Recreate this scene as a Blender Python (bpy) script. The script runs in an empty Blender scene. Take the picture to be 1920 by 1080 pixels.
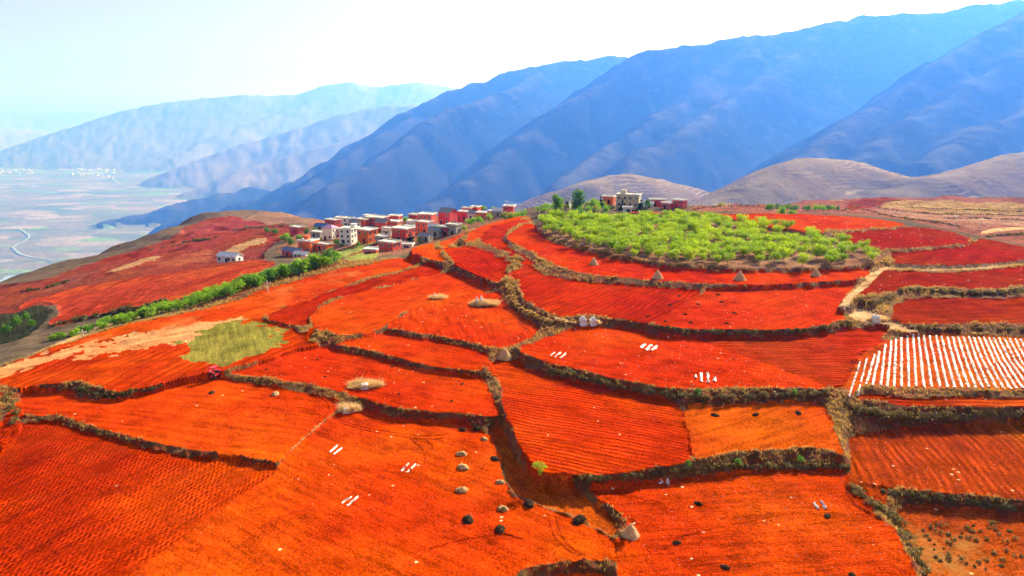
import bpy, math, random
import numpy as np
from mathutils import Vector

# ------------------------------------------------------------------ camera, sky, sun, exposure
SC = bpy.context.scene
COL = SC.collection
PITCH = math.radians(14.0)
CAM_Z = 40.0
FPX = 1280.0                       # focal length in pixels of the 1920 px wide frame
SUN_AZ = math.radians(38.0)        # to the right of the view direction
SUN_EL = math.radians(28.0)
HAZE_DENSITY = 1.0e-4

cam_data = bpy.data.cameras.new('camera')
cam_data.sensor_width = 36.0
cam_data.lens = 36.0 * FPX / 1920.0
cam_data.clip_start = 0.5
cam_data.clip_end = 200000.0
cam = bpy.data.objects.new('camera', cam_data)
COL.objects.link(cam)
cam.location = (0, 0, CAM_Z)
cam.rotation_euler = (math.pi / 2 - PITCH, 0, 0)
SC.camera = cam

world = bpy.data.worlds.new('World')
SC.world = world
world.use_nodes = True
wn = world.node_tree
wn.nodes.clear()
w_out = wn.nodes.new('ShaderNodeOutputWorld')
w_bg = wn.nodes.new('ShaderNodeBackground')
w_sky = wn.nodes.new('ShaderNodeTexSky')
w_sky.sky_type = 'NISHITA'
w_sky.sun_disc = False
w_sky.sun_elevation = SUN_EL
w_sky.sun_rotation = SUN_AZ
w_sky.altitude = 1800.0
w_sky.air_density = 0.7
w_sky.dust_density = 8.0
w_sky.ozone_density = 0.2
w_bg.inputs['Strength'].default_value = 0.068
w_hs = wn.nodes.new('ShaderNodeHueSaturation')      # thin white overcast veil
w_hs.inputs['Saturation'].default_value = 0.05
wn.links.new(w_sky.outputs[0], w_hs.inputs['Color'])
wn.links.new(w_hs.outputs[0], w_bg.inputs[0])
wn.links.new(w_bg.outputs[0], w_out.inputs[0])

sun_dir = Vector((math.sin(SUN_AZ) * math.cos(SUN_EL), math.cos(SUN_AZ) * math.cos(SUN_EL), math.sin(SUN_EL)))
sun_data = bpy.data.lights.new('sun', 'SUN')
sun_data.energy = 5.0
sun_data.angle = math.radians(0.55)
sun_data.color = (1.0, 0.93, 0.83)
sun = bpy.data.objects.new('sun', sun_data)
COL.objects.link(sun)
sun.rotation_euler = sun_dir.to_track_quat('Z', 'Y').to_euler()
sun.location = (300, 400, 600)

SC.view_settings.view_transform = 'Standard'
SC.view_settings.look = 'None'
SC.view_settings.gamma = 1.0
SC.view_settings.use_curve_mapping = False
SC.view_settings.exposure = 1.12
SC.cycles.volume_bounces = 4
SC.cycles.max_bounces = 7
SC.cycles.diffuse_bounces = 3
SC.cycles.transparent_max_bounces = 8
SC.cycles.use_denoising = True

rng = np.random.default_rng(7)
random.seed(7)
CP, SP = math.cos(PITCH), math.sin(PITCH)

# ------------------------------------------------------------------ helpers
def ray(px, py):
    """viewing direction through a point of the 1920x1080 picture, scaled to forward distance 1"""
    px = np.asarray(px, float); py = np.asarray(py, float)
    u = (px - 960.0) / FPX; v = (py - 540.0) / FPX
    fy = CP - v * SP
    fz = -SP - v * CP
    return u / fy, fz / fy          # X per Y, Z per Y

def at(px, py, Y):
    a, b = ray(px, py)
    return np.stack([a * Y, np.broadcast_to(Y, np.shape(a)) * 1.0, CAM_Z + b * Y], -1)

_LAT = np.random.default_rng(3).random((64, 256, 256)).astype(np.float32)
def vnoise(x, y, seed=0):
    t = _LAT[seed % 64]
    xi = np.floor(x); yi = np.floor(y)
    fx = x - xi; fy = y - yi
    xi = xi.astype(np.int64) & 255; yi = yi.astype(np.int64) & 255
    x1 = (xi + 1) & 255; y1 = (yi + 1) & 255
    fx = fx * fx * (3 - 2 * fx); fy = fy * fy * (3 - 2 * fy)
    a = t[xi, yi] * (1 - fx) + t[x1, yi] * fx
    b = t[xi, y1] * (1 - fx) + t[x1, y1] * fx
    return (a * (1 - fy) + b * fy) * 2 - 1
def fbm(x, y, seed=0, octv=4, gain=0.5):
    s = 0; amp = 1.0
    for k in range(octv):
        s = s + amp * vnoise(x * 2 ** k + 17.3 * k, y * 2 ** k - 9.1 * k, seed + k)
        amp *= gain
    return s

def np_mesh(name, verts, faces, nper=4, smooth=True, attrs=None):
    verts = np.ascontiguousarray(verts, np.float32)
    faces = np.ascontiguousarray(faces, np.int32)
    me = bpy.data.meshes.new(name)
    me.vertices.add(len(verts)); me.vertices.foreach_set('co', verts.ravel())
    n = len(faces)
    me.loops.add(n * nper); me.loops.foreach_set('vertex_index', faces.ravel())
    me.polygons.add(n)
    me.polygons.foreach_set('loop_start', np.arange(n, dtype=np.int32) * nper)
    me.polygons.foreach_set('loop_total', np.full(n, nper, np.int32))
    me.polygons.foreach_set('use_smooth', np.full(n, smooth, bool))
    me.update(calc_edges=True)
    if attrs:
        for k, v in attrs.items():
            at_ = me.attributes.new(k, 'FLOAT', 'POINT')
            at_.data.foreach_set('value', np.ascontiguousarray(v, np.float32))
    return me

def link(name, me, mat=None, parent=None, loc=None, rot=None, scale=None):
    o = bpy.data.objects.new(name, me)
    COL.objects.link(o)
    if mat is not None and me is not None and len(me.materials) == 0:
        me.materials.append(mat)
    if parent is not None: o.parent = parent
    if loc is not None: o.location = loc
    if rot is not None: o.rotation_euler = rot
    if scale is not None: o.scale = scale
    return o

def tag(o, label=None, cat=None, group=None, kind=None):
    if label: o['label'] = label
    if cat: o['category'] = cat
    if group: o['group'] = group
    if kind: o['kind'] = kind
    return o

class MB:
    """collects polygons, then builds one mesh"""
    def __init__(s): s.v = []; s.f = []
    def add(s, vs, fs):
        b = len(s.v); s.v += [tuple(map(float, p)) for p in vs]; s.f += [tuple(i + b for i in f) for f in fs]; return s
    def box(s, x0, x1, y0, y1, z0, z1, taper=0.0):
        t = taper
        return s.add([(x0, y0, z0), (x1, y0, z0), (x1, y1, z0), (x0, y1, z0), (x0 + t, y0 + t, z1), (x1 - t, y0 + t, z1), (x1 - t, y1 - t, z1), (x0 + t, y1 - t, z1)],
                     [(0, 3, 2, 1), (4, 5, 6, 7), (0, 1, 5, 4), (1, 2, 6, 5), (2, 3, 7, 6), (3, 0, 4, 7)])
    def tube(s, p, q, r0, r1=None, n=6):
        r1 = r0 if r1 is None else r1
        p = Vector(p); q = Vector(q); d = (q - p)
        if d.length < 1e-6: return s
        d.normalize(); a = d.orthogonal().normalized(); b = d.cross(a)
        vs = []
        for c, r in ((p, r0), (q, r1)):
            for k in range(n):
                w = 2 * math.pi * k / n
                vs.append(c + a * (r * math.cos(w)) + b * (r * math.sin(w)))
        fs = [(k, (k + 1) % n, n + (k + 1) % n, n + k) for k in range(n)] + [tuple(range(n - 1, -1, -1)), tuple(range(n, 2 * n))]
        return s.add(vs, fs)
    def lathe(s, prof, n=12, c=(0, 0, 0)):
        vs = []; fs = []
        for r, z in prof:
            for k in range(n):
                w = 2 * math.pi * k / n
                vs.append((c[0] + r * math.cos(w), c[1] + r * math.sin(w), c[2] + z))
        for i in range(len(prof) - 1):
            for k in range(n):
                fs.append((i * n + k, i * n + (k + 1) % n, (i + 1) * n + (k + 1) % n, (i + 1) * n + k))
        fs.append(tuple(range(n - 1, -1, -1))); fs.append(tuple((len(prof) - 1) * n + k for k in range(n)))
        return s.add(vs, fs)
    def mesh(s, name, smooth=False):
        me = bpy.data.meshes.new(name)
        me.from_pydata(s.v, [], s.f)
        if smooth: me.polygons.foreach_set('use_smooth', [True] * len(me.polygons))
        me.update()
        return me
    def build(s, name, mat, parent=None, loc=None, smooth=False):
        return link(name, s.mesh(name, smooth), mat, parent, loc)

# ------------------------------------------------------------------ materials
class NT:
    def __init__(s, name):
        s.m = bpy.data.materials.new(name); s.m.use_nodes = True
        s.t = s.m.node_tree; s.t.nodes.clear()
        s.out = s.t.nodes.new('ShaderNodeOutputMaterial')
    def n(s, typ, **kw):
        nd = s.t.nodes.new('ShaderNode' + typ)
        for k, v in kw.items(): setattr(nd, k, v)
        return nd
    def l(s, a, b): s.t.links.new(a, b)
    def noise(s, vec, scale, detail=3.0, rough=0.55):
        nd = s.n('TexNoise'); nd.inputs['Scale'].default_value = scale
        nd.inputs['Detail'].default_value = detail; nd.inputs['Roughness'].default_value = rough
        if vec is not None: s.l(vec, nd.inputs['Vector'])
        return nd.outputs[0]
    def mapr(s, val, a, b, c=0.0, d=1.0):
        nd = s.n('MapRange'); s.l(val, nd.inputs[0])
        for i, x in enumerate((a, b, c, d)): nd.inputs[i + 1].default_value = x
        return nd.outputs[0]
    def math(s, op, a, b=None, c=None):
        nd = s.n('Math', operation=op)
        for i, x in enumerate((a, b, c)):
            if x is None: continue
            if isinstance(x, (int, float)): nd.inputs[i].default_value = x
            else: s.l(x, nd.inputs[i])
        return nd.outputs[0]
    def mix(s, fac, a, b, blend='MIX'):
        nd = s.n('Mix', data_type='RGBA', blend_type=blend)
        for i, x in ((0, fac), (6, a), (7, b)):
            if isinstance(x, (int, float)): nd.inputs[i].default_value = x
            elif isinstance(x, (tuple, list)): nd.inputs[i].default_value = (*x, 1.0)
            else: s.l(x, nd.inputs[i])
        return nd.outputs[2]
    def pos(s): return s.n('NewGeometry').outputs['Position']
    def objrand(s): return s.n('ObjectInfo').outputs['Random']
    def attr(s, name): 
        a = s.n('Attribute'); a.attribute_name = name; return a.outputs['Fac']
    def done(s, col, rough=0.9, height=None, dist=0.1, spec=0.2, transl=0.0, metal=0.0):
        b = s.n('BsdfPrincipled')
        b.inputs['Roughness'].default_value = rough
        b.inputs['Specular IOR Level'].default_value = spec
        b.inputs['Metallic'].default_value = metal
        if isinstance(col, (tuple, list)): b.inputs['Base Color'].default_value = (*col, 1.0)
        else: s.l(col, b.inputs['Base Color'])
        if height is not None:
            bp = s.n('Bump'); bp.inputs['Strength'].default_value = 1.0; bp.inputs['Distance'].default_value = dist
            s.l(height, bp.inputs['Height']); s.l(bp.outputs[0], b.inputs['Normal'])
        sh = b.outputs[0]
        if transl > 0:
            tr = s.n('BsdfTranslucent')
            if isinstance(col, (tuple, list)): tr.inputs[0].default_value = (*col, 1.0)
            else: s.l(col, tr.inputs[0])
            mx = s.n('MixShader'); mx.inputs[0].default_value = transl
            s.l(sh, mx.inputs[1]); s.l(tr.outputs[0], mx.inputs[2]); sh = mx.outputs[0]
        s.l(sh, s.out.inputs['Surface'])
        return s.m

def plain(name, col, rough=0.8, var=0.12, scale=1.5, spec=0.2, metal=0.0, bump=0.0):
    t = NT(name); p = t.pos()
    v = t.mapr(t.noise(p, scale, 4), 0.3, 0.7, 1 - var, 1 + var)
    c = t.mix(1.0, col, v, 'MULTIPLY')
    return t.done(c, rough, t.noise(p, scale * 2, 5, 0.8) if bump else None, bump, spec=spec, metal=metal)

def soil(name, col, col2=None, furrow=0.0, amp=0.10, clod=0.05, speck=0.0, dibble=0.0, wet=0.0, big=0.02, contour=0.0, pale=None):
    """tilled red earth: patchy colour, clods, furrows following the 'furrow' attribute (metres)"""
    t = NT(name); p = t.pos()
    col2 = col2 or tuple(c * f for c, f in zip(col, (0.62, 0.5, 0.5)))
    n1 = t.mapr(t.noise(p, big, 4, 0.6), 0.36, 0.64)
    c = t.mix(n1, col2, col)
    orange_patch = t.mapr(t.noise(p, 0.05, 3, 0.5), 0.45, 0.72, 0.0, 0.8)  # random broad patches of more orange earth
    if col[0] / col[1] > 4.5: c = t.mix(orange_patch, c, (min(0.8, col[0] * 1.1), col[1] * 2.0, col[2]))
    fa, al = t.attr('furrow'), t.attr('along')
    cv = t.n('CombineXYZ'); t.l(t.math('MULTIPLY', al, 0.09), cv.inputs[0]); t.l(t.math('MULTIPLY', fa, 1.1), cv.inputs[1])
    streak = t.noise(cv.outputs[0], 1.0, 5, 0.65)
    c = t.mix(1.0, c, t.mapr(streak, 0.33, 0.67, 0.62, 1.28), 'MULTIPLY')
    n2 = t.noise(p, 0.3, 4, 0.6)
    c = t.mix(1.0, c, t.mapr(n2, 0.33, 0.68, 0.66, 1.26), 'MULTIPLY')
    fine = t.noise(p, 4.5, 3, 0.7)
    c = t.mix(1.0, c, t.mapr(fine, 0.38, 0.64, 0.5, 1.42), 'MULTIPLY')
    if pale:
        pm = t.mapr(t.noise(p, 0.08, 6, 0.7), 0.53, 0.66)
        c = t.mix(pm, c, pale)
    h = t.math('MULTIPLY', fine, clod * 1.5)
    h = t.math('ADD', h, t.math('MULTIPLY', n2, clod * 3.0))
    h = t.math('ADD', h, t.math('MULTIPLY', streak, clod * 2.5))
    if furrow > 0:
        a = t.attr('furrow')
        wob = t.math('MULTIPLY', t.math('SUBTRACT', t.noise(p, 0.1, 3), 0.5), furrow * 2.6)
        ph = t.math('MULTIPLY', t.math('ADD', a, wob), 2 * math.pi / furrow)
        s_ = t.math('SINE', ph)
        brk = t.mapr(t.noise(p, 0.3, 4), 0.36, 0.6, 0.12, 1.1)
        if dibble > 0:
            b_ = t.attr('along')
            s2 = t.math('SINE', t.math('MULTIPLY', t.math('ADD', b_, t.math('MULTIPLY', t.noise(p, 0.5, 2), 0.6)), 2 * math.pi / dibble))
            s_ = t.math('MULTIPLY', s_, t.mapr(s2, -1, 1, 0.1, 1.2))
        s_ = t.math('MULTIPLY', s_, brk)
        h = t.math('ADD', h, t.math('MULTIPLY', s_, amp))
        c = t.mix(1.0, c, t.mapr(s_, -1, 1, 0.8, 1.12), 'MULTIPLY')
    if contour > 0:
        z = t.n('SeparateXYZ'); t.l(p, z.inputs[0])
        zz = t.math('ADD', z.outputs[2], t.math('MULTIPLY', t.noise(p, 0.03, 3), contour * 1.6))
        fr = t.math('FRACT', t.math('MULTIPLY', zz, 1.0 / contour))
        c = t.mix(t.mapr(fr, 0.75, 0.95, 0, 0.55), c, tuple(x * 0.4 for x in col))
        h = t.math('ADD', h, t.math('MULTIPLY', fr, 0.5))
    if speck > 0:
        vo = t.n('TexVoronoi'); vo.inputs['Scale'].default_value = 0.9; t.l(p, vo.inputs['Vector'])
        sepc = t.n('SeparateColor'); t.l(vo.outputs['Color'], sepc.inputs[0])
        on = t.math('MULTIPLY', t.math('LESS_THAN', vo.outputs['Distance'], 0.16), t.math('LESS_THAN', sepc.outputs[0], speck))
        c = t.mix(on, c, (0.75, 0.5, 0.3))
    return t.done(c, 1.0, h, 1.0, spec=0.0)

def leafy(name, c1, c2, transl=0.45):
    t = NT(name); p = t.pos()
    r = t.n('ObjectInfo').outputs['Random']
    isl = t.n('NewGeometry').outputs['Random Per Island']
    f = t.math('ADD', t.math('MULTIPLY', r, 0.45), t.math('MULTIPLY', isl, 0.6))
    c = t.mix(f, c1, c2)
    return t.done(c, 0.6, spec=0.25, transl=transl)

RED = (0.66, 0.042, 0.0035)
M = {}
M['bank'] = None
def bank_mat():
    t = NT('bank_earth'); p = t.pos()
    n = t.mapr(t.noise(p, 0.45, 5, 0.7), 0.42, 0.6)
    c = t.mix(n, (0.3, 0.035, 0.006), (0.13, 0.06, 0.016))
    n2 = t.mapr(t.noise(p, 1.7, 4, 0.7), 0.45, 0.62)
    c = t.mix(n2, c, (0.085, 0.045, 0.012))
    n3 = t.mapr(t.noise(p, 0.13, 3, 0.6), 0.52, 0.68)
    c = t.mix(n3, c, (0.3, 0.16, 0.05))
    h = t.noise(p, 1.3, 5, 0.75)
    return t.done(c, 0.95, h, 0.7)
M['bank'] = bank_mat()
M['straw'] = leafy('straw', (0.92, 0.68, 0.36), (0.66, 0.42, 0.17), 0.55)
M['dry_grass'] = leafy('dry_grass', (0.78, 0.48, 0.13), (0.16, 0.1, 0.03), 0.45)
M['scrub'] = leafy('scrub_leaf', (0.05, 0.07, 0.015), (0.3, 0.2, 0.06), 0.35)
M['orchard'] = leafy('orchard_leaf', (0.1, 0.27, 0.004), (0.56, 0.68, 0.02), 0.5)
M['hedge'] = leafy('hedge_leaf', (0.1, 0.34, 0.008), (0.42, 0.6, 0.04), 0.45)
M['tree'] = leafy('tree_leaf', (0.03, 0.15, 0.01), (0.2, 0.42, 0.035), 0.4)
M['conifer'] = leafy('conifer_leaf', (0.012, 0.045, 0.02), (0.03, 0.085, 0.03), 0.2)
M['yellow_leaf'] = leafy('yellow_leaf', (0.34, 0.36, 0.05), (0.5, 0.42, 0.1), 0.45)
M['stook'] = plain('stook_straw', (0.74, 0.5, 0.26), 0.9, 0.3, 6, 0.1)
M['bark'] = plain('bark', (0.09, 0.06, 0.04), 0.95, 0.3, 4)
M['manure'] = plain('manure', (0.075, 0.05, 0.028), 1.0, 0.7, 3, 0, 0, 0.35)
M['manure_pale'] = plain('manure_pale', (0.68, 0.42, 0.2), 1.0, 0.7, 3, 0, 0, 0.35)
M['white_film'] = plain('white_film', (0.64, 0.53, 0.5), 0.4, 0.4, 1.6, 0.3)
M['white_paint'] = plain('white_paint', (0.78, 0.78, 0.76), 0.7, 0.1, 1.0)
M['tomb'] = plain('tomb_lime', (0.8, 0.79, 0.76), 0.8, 0.12, 2.0)
M['dark'] = plain('dark_opening', (0.015, 0.015, 0.018), 0.5, 0.2, 2)
M['concrete'] = plain('concrete', (0.6, 0.57, 0.54), 0.85, 0.18, 0.8)
M['pale_roof'] = plain('pale_roof', (0.76, 0.73, 0.69), 0.8, 0.15, 0.8)
M['grey_roof'] = plain('grey_roof', (0.26, 0.27, 0.29), 0.7, 0.2, 1.0)
M['blue_roof'] = plain('blue_roof', (0.06, 0.16, 0.42), 0.5, 0.12, 1.0)
M['slate_roof'] = plain('slate_blue_roof', (0.16, 0.2, 0.3), 0.55, 0.15, 1.0)
M['pink_roof'] = plain('pink_roof', (0.55, 0.25, 0.42), 0.6, 0.1, 1.0)
M['w_red'] = plain('red_wall', (0.68, 0.085, 0.045), 0.85, 0.15, 0.6)
M['w_orange'] = plain('orange_wall', (0.78, 0.15, 0.03), 0.85, 0.13, 0.6)
M['w_crimson'] = plain('crimson_wall', (0.74, 0.075, 0.075), 0.85, 0.13, 0.6)
M['w_maroon'] = plain('maroon_wall', (0.52, 0.065, 0.05), 0.85, 0.15, 0.6)
M['w_white'] = plain('white_wall', (0.76, 0.77, 0.76), 0.8, 0.08, 0.6)
M['w_cream'] = plain('cream_wall', (0.72, 0.72, 0.62), 0.8, 0.08, 0.6)
M['w_beige'] = plain('beige_wall', (0.62, 0.52, 0.36), 0.85, 0.1, 0.6)
M['w_grey'] = plain('grey_wall', (0.36, 0.34, 0.32), 0.85, 0.15, 0.6)
M['glass'] = plain('window_pane', (0.03, 0.04, 0.06), 0.15, 0.2, 2, 0.5)
M['steel'] = plain('steel', (0.6, 0.6, 0.6), 0.35, 0.1, 2, 0.5, 0.8)
M['tractor_red'] = plain('tractor_red', (0.6, 0.02, 0.02), 0.4, 0.12, 3, 0.5)
M['rubber'] = plain('rubber', (0.02, 0.02, 0.02), 0.85, 0.2, 3)
M['pole'] = plain('pole_concrete', (0.62, 0.6, 0.56), 0.8, 0.1, 1)
M['stone'] = plain('pale_stone', (0.7, 0.55, 0.42), 0.9, 0.3, 2)

# ------------------------------------------------------------------ houses (table used for ground heights too)
# px centre, py base, Y, width m, depth m, height m, yaw deg, wall, roof, storeys, kind, label, group
V = [
 (732, 477, 268, 7.5, 6.0, 5.4, 22, 'w_red', 'concrete', 2, 'flat', 'dark red two-storey house standing alone nearest to the ploughed fields', 0),
 (699, 480, 272, 6.0, 5.0, 3.0, 22, 'w_red', 'pale_roof', 1, 'flat', 'low red outbuilding left of the nearest red house', 0),
 (690, 453, 310, 7.0, 7.5, 6.0, 22, 'w_orange', 'pale_roof', 2, 'flat', 'bright orange two-storey house right of the tall white house', 0),
 (656, 455, 318, 6.8, 8.5, 7.2, 22, 'w_white', 'pale_roof', 3, 'flat', 'tall white house with rows of small windows above the green slope', 0),
 (620, 449, 338, 6.0, 6.0, 6.4, 22, 'w_cream', 'pink_roof', 2, 'hip', 'cream house with a pink hipped roof', 0),
 (634, 446, 342, 5.5, 5.0, 4.6, 22, 'w_red', 'pale_roof', 1, 'flat', 'small red house between the cream house and tall white house', 0),
 (606, 468, 318, 9.0, 4.5, 3.0, 22, 'w_orange', 'concrete', 1, 'flat', 'long low orange row building beside the left red house cluster', 0),
 (580, 472, 318, 7.5, 7.5, 5.8, 22, 'w_orange', 'pale_roof', 2, 'flat', 'orange two-storey house with roof hut at the village left end', 0),
 (551, 481, 312, 11.0, 5.0, 3.0, 30, 'w_red', 'slate_roof', 1, 'gable', 'long red shed with slate blue roof at village left edge', 0),
 (566, 484, 306, 7.5, 3.5, 2.3, 22, 'w_white', 'white_paint', 1, 'gable', 'low white shed in front of the slate blue roofed shed', 0),
 (558, 436, 400, 8.0, 5.5, 3.6, 30, 'w_red', 'concrete', 1, 'flat', 'small red house among dark trees at the village far left', 0),
 (708, 427, 372, 11.0, 9.0, 6.2, 22, 'w_maroon', 'concrete', 2, 'flat', 'large maroon block at the back of the village with wide flat roof', 0),
 (682, 427, 368, 6.0, 6.5, 5.0, 22, 'w_red', 'concrete', 2, 'flat', 'red house adjoining the left of the large maroon block', 0),
 (655, 424, 395, 5.5, 5.5, 4.8, 22, 'w_white', 'concrete', 2, 'flat', 'small white house at the back left of the village', 0),
 (625, 424, 410, 8.5, 6.0, 4.2, 35, 'w_maroon', 'concrete', 1, 'flat', 'dark red house at the far back left beside blue shed', 0),
 (666, 428, 358, 5.0, 4.5, 4.0, 22, 'w_grey', 'grey_roof', 1, 'gable', 'grey house with dark roof wedged behind the tall white house', 0),
 (604, 431, 385, 8.0, 4.5, 2.6, 15, 'w_grey', 'blue_roof', 1, 'gable', 'shed with a bright blue roof beside dark trees', 0),
 (719, 431, 350, 7.0, 6.0, 4.4, 22, 'w_red', 'grey_roof', 1, 'gable', 'red house with grey pitched roof in the village middle', 0),
 (741, 431, 352, 6.0, 6.0, 4.8, 22, 'w_orange', 'pale_roof', 2, 'flat', 'red and orange house behind the broad red house', 0),
 (757, 451, 312, 8.5, 8.0, 6.2, 22, 'w_red', 'pale_roof', 2, 'flat', 'broad red house with pale flat roof beside the dark conical tree', 0),
 (797, 436, 330, 7.0, 6.5, 5.6, 22, 'w_orange', 'concrete', 2, 'flat', 'orange cube house in front of the right red terrace', 0),
 (802, 421, 352, 8.0, 7.5, 5.8, 22, 'w_red', 'pale_roof', 2, 'flat', 'red house with a balcony storey and pale roof in village right half', 0),
 (779, 417, 372, 5.5, 5.5, 4.6, 22, 'w_maroon', 'concrete', 1, 'flat', 'maroon house beside the round green village tree', 0),
 (840, 420, 345, 7.5, 7.5, 6.6, 22, 'w_crimson', 'grey_roof', 2, 'gable', 'crimson house with grey pitched roof and lit side wing', 0),
 (851, 439, 303, 5.5, 5.0, 4.6, 22, 'w_grey', 'concrete', 1, 'flat', 'grey bare-walled house at the field edge', 0),
 (835, 441, 304, 4.5, 4.5, 4.0, 22, 'w_maroon', 'concrete', 1, 'flat', 'small dark maroon house next to the grey bare-walled house', 0),
 (817, 442, 303, 6.5, 4.5, 2.8, 22, 'w_grey', 'grey_roof', 1, 'gable', 'low hut with grey pitched roof at the field edge', 0),
 (871, 412, 362, 6.5, 6.5, 4.6, 22, 'w_crimson', 'concrete', 2, 'flat', 'crimson house above the hedge, left of the pale pink row', 0),
 (890, 411, 358, 6.0, 5.5, 3.4, 35, 'w_white', 'grey_roof', 1, 'gable', 'low pale house between crimson house and pale pink row', 0),
 (909, 411, 352, 8.0, 6.0, 3.6, 22, 'w_orange', 'pale_roof', 1, 'flat', 'pale lit orange row house above the hedge', 0),
 (892, 399, 388, 5.0, 5.0, 3.6, 22, 'w_red', 'pale_roof', 1, 'flat', 'small red house topmost at the village right', 0),
 (955, 404, 338, 5.5, 5.5, 5.0, 22, 'w_crimson', 'pale_roof', 2, 'flat', 'crimson tower-like house at the village right end', 0),
 (936, 406, 345, 6.0, 5.0, 3.2, 35, 'w_grey', 'pale_roof', 1, 'gable', 'grey shed with sloping roof left of the crimson tower-like house', 0),
 (877, 400, 385, 5.5, 5.0, 3.2, 22, 'w_red', 'concrete', 1, 'flat', 'low red house behind the crimson house above the hedge', 0),
 (798, 452, 292, 5.5, 4.0, 2.6, 22, 'w_grey', 'grey_roof', 1, 'gable', 'small grey gabled hut right of the dark conical tree', 0),
 (1178, 399, 322, 10.5, 8.0, 8.6, 18, 'w_beige', 'concrete', 3, 'flat', 'beige three-storey house behind the orchard', 0),
 (1176, 400, 300, 4.2, 3.0, 2.6, 10, 'w_white', 'white_paint', 1, 'flat', 'tiny white hut in front of the beige three-storey house', 0),
 (1274, 392, 335, 6.0, 5.5, 4.7, 35, 'w_crimson', 'pale_roof', 2, 'flat', 'crimson two-storey house right of the beige house', 0),
 (1252, 391, 336, 5.5, 5.0, 2.9, 35, 'w_crimson', 'pale_roof', 1, 'flat', 'low crimson wing left of the crimson two-storey house', 0),
 (1233, 386, 365, 9.5, 5.5, 3.6, 12, 'w_maroon', 'pale_roof', 1, 'flat', 'long maroon house behind the crimson wing', 0),
 (1142, 381, 350, 6.0, 5.0, 3.6, 25, 'w_orange', 'pale_roof', 1, 'flat', 'orange house half hidden left of the beige house', 0),
 (1216, 389, 345, 5.0, 4.0, 2.2, 12, 'w_white', 'pale_roof', 1, 'gable', 'low white roofed shed between conifers and maroon house', 0),
 (1063, 385, 312, 3.4, 3.0, 2.4, 20, 'w_white', 'concrete', 1, 'gable', 'small white hut between the two round trees', 0),
 (432, 491, 285, 10.5, 5.0, 2.9, 25, 'w_white', 'white_paint', 1, 'gable', 'white metal shed standing alone on the lower red fields', 0),
 (694, 418, 398, 6.0, 5.5, 4.6, 22, 'w_red', 'pale_roof', 1, 'flat', 'red house farthest back above the large maroon block', 0),
 (742, 418, 385, 6.5, 5.5, 4.4, 20, 'w_maroon', 'pale_roof', 1, 'flat', 'maroon house left of the round green village tree', 0),
 (730, 440, 330, 6.0, 5.0, 3.4, 22, 'w_white', 'concrete', 1, 'flat', 'low white house between the orange house and the broad red house', 0),
 (668, 444, 338, 5.0, 4.5, 4.0, 24, 'w_red', 'pale_roof', 1, 'flat', 'red annex behind the right corner of the tall white house', 0),
 (597, 444, 372, 6.5, 5.0, 3.0, 20, 'w_grey', 'pale_roof', 1, 'flat', 'low grey house left of the cream house', 0),
 (640, 418, 425, 6.5, 5.0, 3.6, 24, 'w_white', 'pale_roof', 1, 'flat', 'white house on the back row left of the maroon block', 0),
 (766, 437, 335, 4.5, 4.5, 3.6, 24, 'w_orange', 'pale_roof', 1, 'flat', 'small orange house behind the dark conical tree', 0),
 (814, 434, 322, 5.0, 4.0, 2.8, 26, 'w_white', 'pale_roof', 1, 'gable', 'small white roofed house right of the orange cube house', 0),
 (856, 412, 372, 5.0, 5.0, 3.6, 22, 'w_crimson', 'pale_roof', 1, 'flat', 'small crimson house left of the light green tree', 0),
 (775, 426, 350, 5.5, 5.0, 3.4, 20, 'w_white', 'pale_roof', 1, 'flat', 'white flat-roofed house left of the orange cube house', 0),
 (717, 453, 305, 5.0, 4.0, 2.6, 24, 'w_grey', 'pale_roof', 1, 'flat', 'low grey store behind the nearest red house', 0),
 (762, 466, 285, 6.5, 3.5, 2.0, 18, 'w_white', 'white_paint', 1, 'flat', 'low white shed right of the nearest red house', 0),
 (925, 407, 348, 5.0, 4.5, 3.2, 24, 'w_crimson', 'pale_roof', 1, 'flat', 'small crimson house below the green tree left of the tower-like house', 0),
 (975, 404, 322, 5.0, 4.0, 2.4, 20, 'w_white', 'pale_roof', 1, 'gable', 'low white shed right of the crimson tower-like house', 0),
]

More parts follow.
